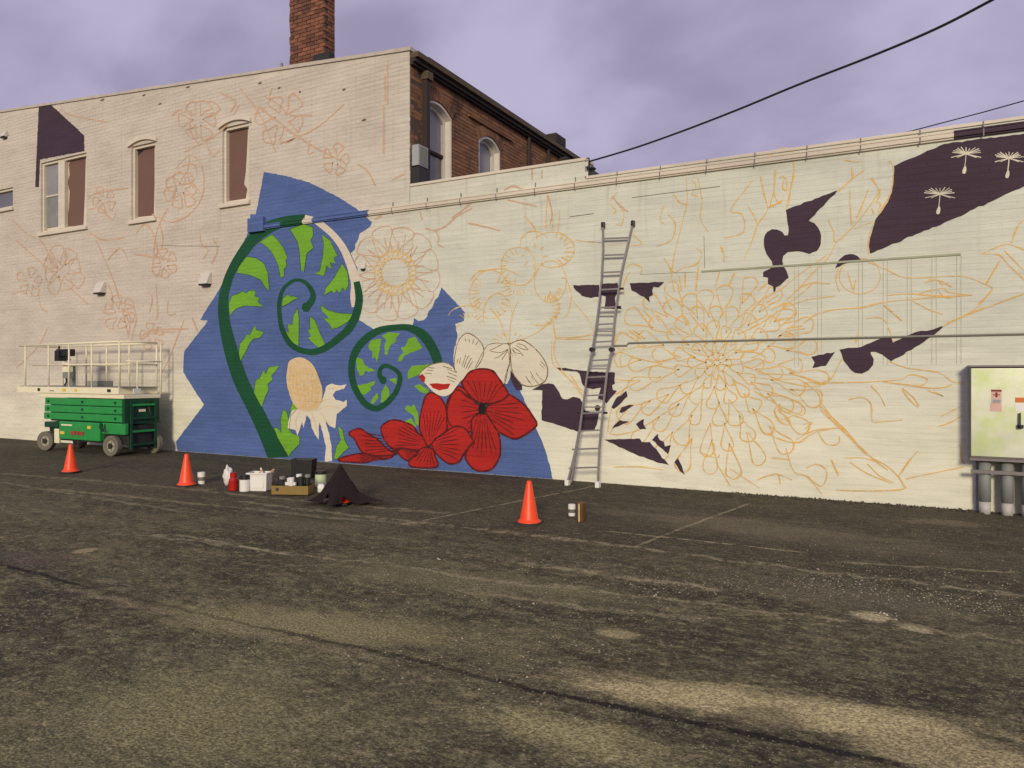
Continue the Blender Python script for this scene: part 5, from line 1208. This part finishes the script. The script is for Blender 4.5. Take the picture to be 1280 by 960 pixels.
# draped cloth
m_ = MB(); n = 96; mr = 22; vs = []
random.seed(21)
ph = [random.random() * 6.28 for _ in range(5)]
ca = Vector((pc.x - .02, pc.y + .10, 0)); 
rt = Vector((RT[0], RT[1], 0)); fwv = Vector((FW[0], FW[1], 0))
for i in range(mr + 1):
    t = i / mr
    for k in range(n):
        th = 2 * math.pi * k / n   # 0 = photograph right, pi = left, -pi/2 = towards camera
        cs, sn = math.cos(th), math.sin(th)
        Rm = .30 + .06 * math.sin(3 * th + ph[0]) + .04 * math.sin(5 * th + ph[1]) + .015 * math.sin(9 * th + ph[2])
        Rm += .34 * math.exp(-((math.atan2(sn, cs) - .0) / .22) ** 2) + .16 * math.exp(-(((th - math.pi)) / .35) ** 2)
        d_open = math.atan2(math.sin(th + 2.05), math.cos(th + 2.05))
        opn = math.exp(-(d_open / .26) ** 2)
        Rm = Rm * (1 - opn) + .222 * opn
        r = .012 + (Rm - .012) * t ** 1.15
        am = min(1, max(0, (r - .05) / .12))
        fold = 1 + .05 * math.sin(5 * th + ph[3] + t * 1.2) * am + .035 * math.sin(11 * th + ph[4]) * am
        r2 = r * fold
        z = .495 - 1.72 * r if r < .215 else .125 * max(0, 1 - (r - .215) / max(.05, Rm - .215)) ** 1.7
        z = max(z, .006) + .006 + .012 * (1 + math.sin(9 * th + ph[3])) * min(1, t * 1.2) * (r > .15)
        z += .035 * opn * (r > .12)
        q = ca + rt * (r2 * cs) + fwv * (r2 * sn); vs.append((q.x, q.y, z))
fs = [(i * n + k, i * n + (k + 1) % n, (i + 1) * n + (k + 1) % n, (i + 1) * n + k) for i in range(mr) for k in range(n)] + [tuple(range(n))[::-1]]
m_.add(vs, fs); o = m_.build('draped_cloth', M['cloth'], None, smooth=True); tag(o, 'dark maroon cloth draped like a tent over a traffic cone', 'cloth')

# ------------------------------------------------------------------ painting supplies
def at(px, py): p = Gp(px, py); return p
def pxm(px, py): return (Gp(px + 1, py) - Gp(px, py)).length      # metres per pixel at that ground spot
def can(name, px, py, wpx, hpx, body, lid, label, cat, lidh=.18, n=18, shoulder=0, group=None):
    p = at(px, py); k = pxm(px, py) * .98; r = wpx * k / 2; h = hpx * k; c0 = (p.x, p.y + r, -.008)
    o = empty(name, c0, label, cat, group)
    pr = [(r * .96, 0), (r, h * .03), (r, h * (1 - lidh) - shoulder * h), (r * (1 - .35 * bool(shoulder)), h * (1 - lidh))]
    MB().lathe(pr, (0, 0, 0), n).build('body', M[body], o, world=False, smooth=False, bevel=0)
    rl = r * (.72 if shoulder else 1.03)
    MB().lathe([(rl, h * (1 - lidh) + .001), (rl, h * .985), (rl * .93, h)], (0, 0, 0), n).build('lid', M[lid], o, world=False)
    return o
def jar(px, py, label):
    p = at(px, py); k = pxm(px, py); r = 4.4 * k; h = 15 * k
    o = empty('glass_jar', (p.x, p.y + r, -.008), label, 'jar', 'small jars standing on the asphalt')
    MB().lathe([(r * .9, 0), (r * .95, h * .02), (r * .95, h * .30)], (0, 0, 0), 16).build('paint_fill', M['white'], o, world=False)
    MB().lathe([(r * .96, h * .301), (r * .90, h * .5), (r * .90, h * .60)], (0, 0, 0), 16).build('glass', M['jar'], o, world=False)
    MB().lathe([(r * 1.05, h * .605), (r * 1.05, h * .97), (r * .95, h)], (0, 0, 0), 16).build('lid', M['white'], o, world=False)
jar(248, 605, 'small white-lidded jar beside the cone in front of the blue field')
jar(713, 645, 'small white-lidded jar next to the amber tin near the ladder')
p = at(727, 651); k = pxm(727, 651); o = empty('amber_tin', (p.x, p.y, -.008), 'dark amber tin with a pale wooden stirrer against it, right of the small jar', 'tin')
MB().lathe([(4.6 * k, 0), (4.8 * k, .01), (4.8 * k, 23 * k), (4.4 * k, 24 * k)], (0, 0, 0), 18).build('body', M['amber'], o, world=False)
MB().bar((-.01, -4.9 * k, .0), (-.012, -4.9 * k, 23 * k), .018, .01).build('stirrer', M['wood'], o, world=False)
can('paint_can', 301, 614, 13.5, 21, 'white', 'plasticblack', 'white paint can with a black lid, right of the red bottle', 'paint can', .28)
can('red_bottle', 287, 613, 11.5, 23, 'redl', 'redl', 'squat clear bottle of red paint leaning by a white rag', 'bottle', .25, shoulder=.2)
can('pale_green_tub', 396, 608, 14, 20, 'mint', 'plasticblack', 'pale green tub with a black lid, left of the draped cloth', 'tub', .22)
def rag_blob(name, px, py, wpx, hpx, label, mat='white', seed=1):
    random.seed(seed); p = at(px, py); k = pxm(px, py); bm = bmesh.new(); bmesh.ops.create_icosphere(bm, subdivisions=3, radius=1)
    for v in bm.verts:
        a_ = 1 + .22 * math.sin(v.co.x * 5 + seed) * math.cos(v.co.y * 4) + .12 * math.sin(v.co.z * 9 + v.co.x * 7)
        v.co = Vector((v.co.x * wpx * k / 2 * a_, v.co.y * wpx * k / 2 * a_ * .8, max(v.co.z * a_, -.95) * hpx * k / 2))
    mz = min(v.co.z for v in bm.verts)
    for v in bm.verts: v.co += Vector((p.x, p.y + wpx * k / 3, -mz - .006))
    me = bpy.data.meshes.new(name); bm.to_mesh(me); bm.free(); me.materials.append(M[mat]); me.polygons.foreach_set('use_smooth', [True] * len(me.polygons))
    o = bpy.data.objects.new(name, me); COL.objects.link(o); return tag(o, label, 'rag' if 'rag' in name else 'bag')
o = rag_blob('paper_rag', 281.5, 607, 12, 24, 'crumpled white rag standing behind the red bottle', seed=3); 
rag_blob('paper_rag', 399, 616, 11, 12, 'crumpled white rag on the ground before the pale green tub', seed=5)
# white bin with flared rim, handles and brushes
p = at(325, 612); k = pxm(325, 612); o = empty('plastic_bin', (p.x, p.y, -.008), 'white plastic bin with a flared rim, full of rags and brushes', 'bin')
def tapered(w0, w1, d0, d1, h, t, o_, nm, mat, z0=0):
    m_ = MB(); vs = []
    for (ww, dd, zz_) in ((w0, d0, z0), (w1, d1, z0 + h), (w1 - t, d1 - t, z0 + h), (w0 - t, d0 - t, z0 + t)):
        vs += [(-ww, -dd, zz_), (ww, -dd, zz_), (ww, dd, zz_), (-ww, dd, zz_)]
    fs = [(3, 2, 1, 0)] + [(i * 4 + j, i * 4 + (j + 1) % 4, (i + 1) * 4 + (j + 1) % 4, (i + 1) * 4 + j) for i in range(3) for j in range(4)] + [(12, 13, 14, 15)]
    m_.add(vs, fs); return m_.build(nm, M[mat], o_, world=False, bevel=.004)
rotz = YAW * .8
W2 = 11.2 * k; H = 21 * k
tapered(W2, W2 * 1.10, .085, .098, H, .008, o, 'body', 'white')
m_ = MB(); w_, d_ = W2 * 1.20, .118
for a_ in ((-w_, w_, -d_, -d_ + .022), (-w_, w_, d_ - .022, d_), (-w_, -w_ + .022, -d_ + .0225, d_ - .0225), (w_ - .022, w_, -d_ + .0225, d_ - .0225)): m_.box(*a_, H + .001, H + .018)
m_.build('rim', M['white'], o, world=False)
MB().box(-W2 * .7, W2 * .7, -.098, -.090, H * .2, H * .8).build('front_panel', M['white'], o, world=False)
o.rotation_euler = (0, 0, rotz)
for i, (dx, l, mt, rr) in enumerate(((-.05, .10, 'wood', .8), (.04, .12, 'white', -.6), (.09, .15, 'wood', .9), (.0, .06, 'labelpink', -1.1))):
    m_ = MB(); b0 = Vector((p.x + dx, p.y + .02 * i, H - .03)); e0 = b0 + Vector((math.sin(rr) * l, .02, .03 + math.cos(rr) * l * .6)); m_.tube([b0, e0], .011, 7)
    tag(m_.build('paint_brush', M[mt]), ('paint brush with a wooden handle leaning left in the white bin', 'white handled brush leaning left in the white bin', 'paint brush with wooden handle leaning right out of the white bin', 'pinkish brush lying lowest across the white bin')[i], 'paint brush')
# black crate behind
p = at(371, 598); k = pxm(371, 598); o = empty('black_crate', (p.x, p.y + .15, -.008), 'black ribbed plastic crate standing behind the cardboard tray', 'crate')
tapered(12.6 * k, 14 * k, .10, .115, 24 * k, .008, o, 'body', 'plasticblack')
for i in range(9):
    MB().bar((-11.5 * k + i * 2.9 * k, -.103, .01), (-12.2 * k + i * 3.05 * k, -.119, 23.5 * k), .008, .008).build('rib', M['machine'], o, world=False)
o.rotation_euler = (0, 0, rotz)
# cardboard tray with tins
p = at(361, 617); k = pxm(361, 617); o = empty('cardboard_tray', (p.x, p.y + .08, -.008), 'low brown cardboard tray holding small paint tins', 'tray')
tapered(23.5 * k, 24 * k, .12, .122, 11 * k, .006, o, 'body', 'card'); MB().tube([(-16 * k, -.1235, 6.5 * k), (-16 * k, -.120, 6.5 * k)], 2.2 * k, 10).build('hand_hole', M['machine'], o, world=False)
o.rotation_euler = (0, 0, rotz); tray = o
names = [(-19, .05, 'plasticblack', 'plasticblack', 14, 'black tin at the left end of the cardboard tray'), (-12, -.05, 'plasticblack', 'greybox', 15, 'black tin with a grey lid, second in the cardboard tray'), (-6, .03, 'white', 'plasticblack', 16, 'white tin with black lid near the middle of the cardboard tray'),
         (0, -.05, 'white', 'white', 14, 'all white tin in the middle of the cardboard tray'), (6, .04, 'plasticblack', 'white', 17, 'black tin with a white lid in the cardboard tray'), (12, -.04, 'plasticblack', 'plasticblack', 15, 'black tin right of the middle in the cardboard tray'), (18, .02, 'plasticblack', 'greybox', 17, 'tall black tin at the right end of the cardboard tray')]
for dx, dy, bmt, lmt, hh, lab in names:
    r = 3.4 * k; x = p.x + dx * k * math.cos(rotz) - dy * math.sin(rotz); y = p.y + .08 + dx * k * math.sin(rotz) + dy
    t = empty('paint_tin', (x, y, .0), lab, 'tin', 'tins in the cardboard tray'); h = (hh + 6) * k
    MB().lathe([(r, 0), (r, h * .85)], (0, 0, 0), 14).build('body', M[bmt], t, world=False); MB().lathe([(r * 1.05, h * .851), (r * 1.05, h), (r * .85, h)], (0, 0, 0), 14).build('lid', M[lmt], t, world=False)
t = MB(); q0 = Vector((p.x - .05, p.y - .0, 9 * k)); t.bar(q0 + Vector((-.07, 0, .03)), q0 + Vector((.13, .05, .035)), .04, .03); tag(t.build('paint_roller', M['white']), 'white roller sleeve lying across the tins in the cardboard tray', 'paint roller')

# ------------------------------------------------------------------ electrical cabinet
YC = -.28
a_ = Wp(1213, 459, YC); b_ = Wp(1213, 572, YC); cx0 = a_.x; cz1 = a_.z; cz0 = b_.z; cx1 = cx0 + 1.15
cab = empty('electrical_cabinet', (cx0 + .5, -.2, 0), 'stainless steel electrical cabinet on pipe legs at the right edge', 'electrical cabinet')
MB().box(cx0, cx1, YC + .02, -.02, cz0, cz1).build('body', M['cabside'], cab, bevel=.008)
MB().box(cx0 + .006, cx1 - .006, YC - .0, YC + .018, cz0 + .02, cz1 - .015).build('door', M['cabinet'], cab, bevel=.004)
MB().box(cx0 - .012, cx1 + .012, YC - .015, -.01, cz1 + .001, cz1 + .022).build('drip_cap', M['cabside'], cab)
MB().box(cx0 - .005, cx1 + .005, YC - .006, -.015, cz0 - .03, cz0 - .001).build('bottom_flange', M['cabside'], cab)
def lab(px0, px1, py0, py1, mat, y=YC - .003, nm='label'):
    p0 = Wp(px0, py1, YC); p1 = Wp(px1, py0, YC); MB().box(p0.x, p1.x, y, YC - .0005, p0.z, p1.z).build(nm, M[mat], cab)
lab(1239, 1252, 499, 511, 'conduitlow', nm='warning_label'); lab(1239, 1252, 487, 498.5, 'labelpink', nm='warning_label'); lab(1239, 1252, 487, 489.5, 'labelred', YC - .005, 'label_header')
lab(1238, 1252, 504, 514, 'labelpink', YC - .004, 'warning_label'); lab(1244, 1247, 490.5, 496.5, 'labelred', YC - .005, 'label_symbol'); lab(1241, 1250, 493, 494, 'labelred', YC - .006, 'label_symbol')
lab(1269, 1284, 504, 514, 'white', nm='warning_label'); lab(1269, 1284, 497, 503, 'labelorange', YC - .004, 'label_header')
for k in range(3): lab(1241, 1250, 500 + k * 1.6, 500.6 + k * 1.6, 'greybox', YC - .006, 'label_text')
h0 = Wp(1274.5, 516, YC); h1 = Wp(1274.5, 533, YC)
m_ = MB(); m_.bar((h0.x, YC - .03, h0.z), (h1.x, YC - .04, h1.z), .018, .02); m_.lathe([(.03, -.02), (.03, .02)], (h1.x + .005, YC - .03, h1.z), 12); m_.build('handle', M['plasticblack'], cab, bevel=.003)
for px in (1231, 1259, 1287, 1315):
    q = Wp(px, 600, -.14); r = .062 if px < 1270 else .08
    m_ = MB(); m_.tube([(q.x, -.14, .14), (q.x, -.14, cz0 - .03)], r, 16); m_.build('conduit', M['conduit'], cab, smooth=True)
    m_ = MB(); m_.tube([(q.x, -.14, -.02), (q.x, -.14, .139)], r * .93, 16); m_.build('conduit_sleeve', M['conduitlow'], cab, smooth=True)
q = Wp(1213, 589, -.2); MB().box(q.x, cx1, -.245, -.225, q.z - .015, q.z + .025).build('strut', M['cabside'], cab)
q = Wp(1226, 600, -.14); MB().box(q.x - .04, q.x - .02, -.06, -.02, -.01, cz0 - .03).build('post', M['conduit'], cab)
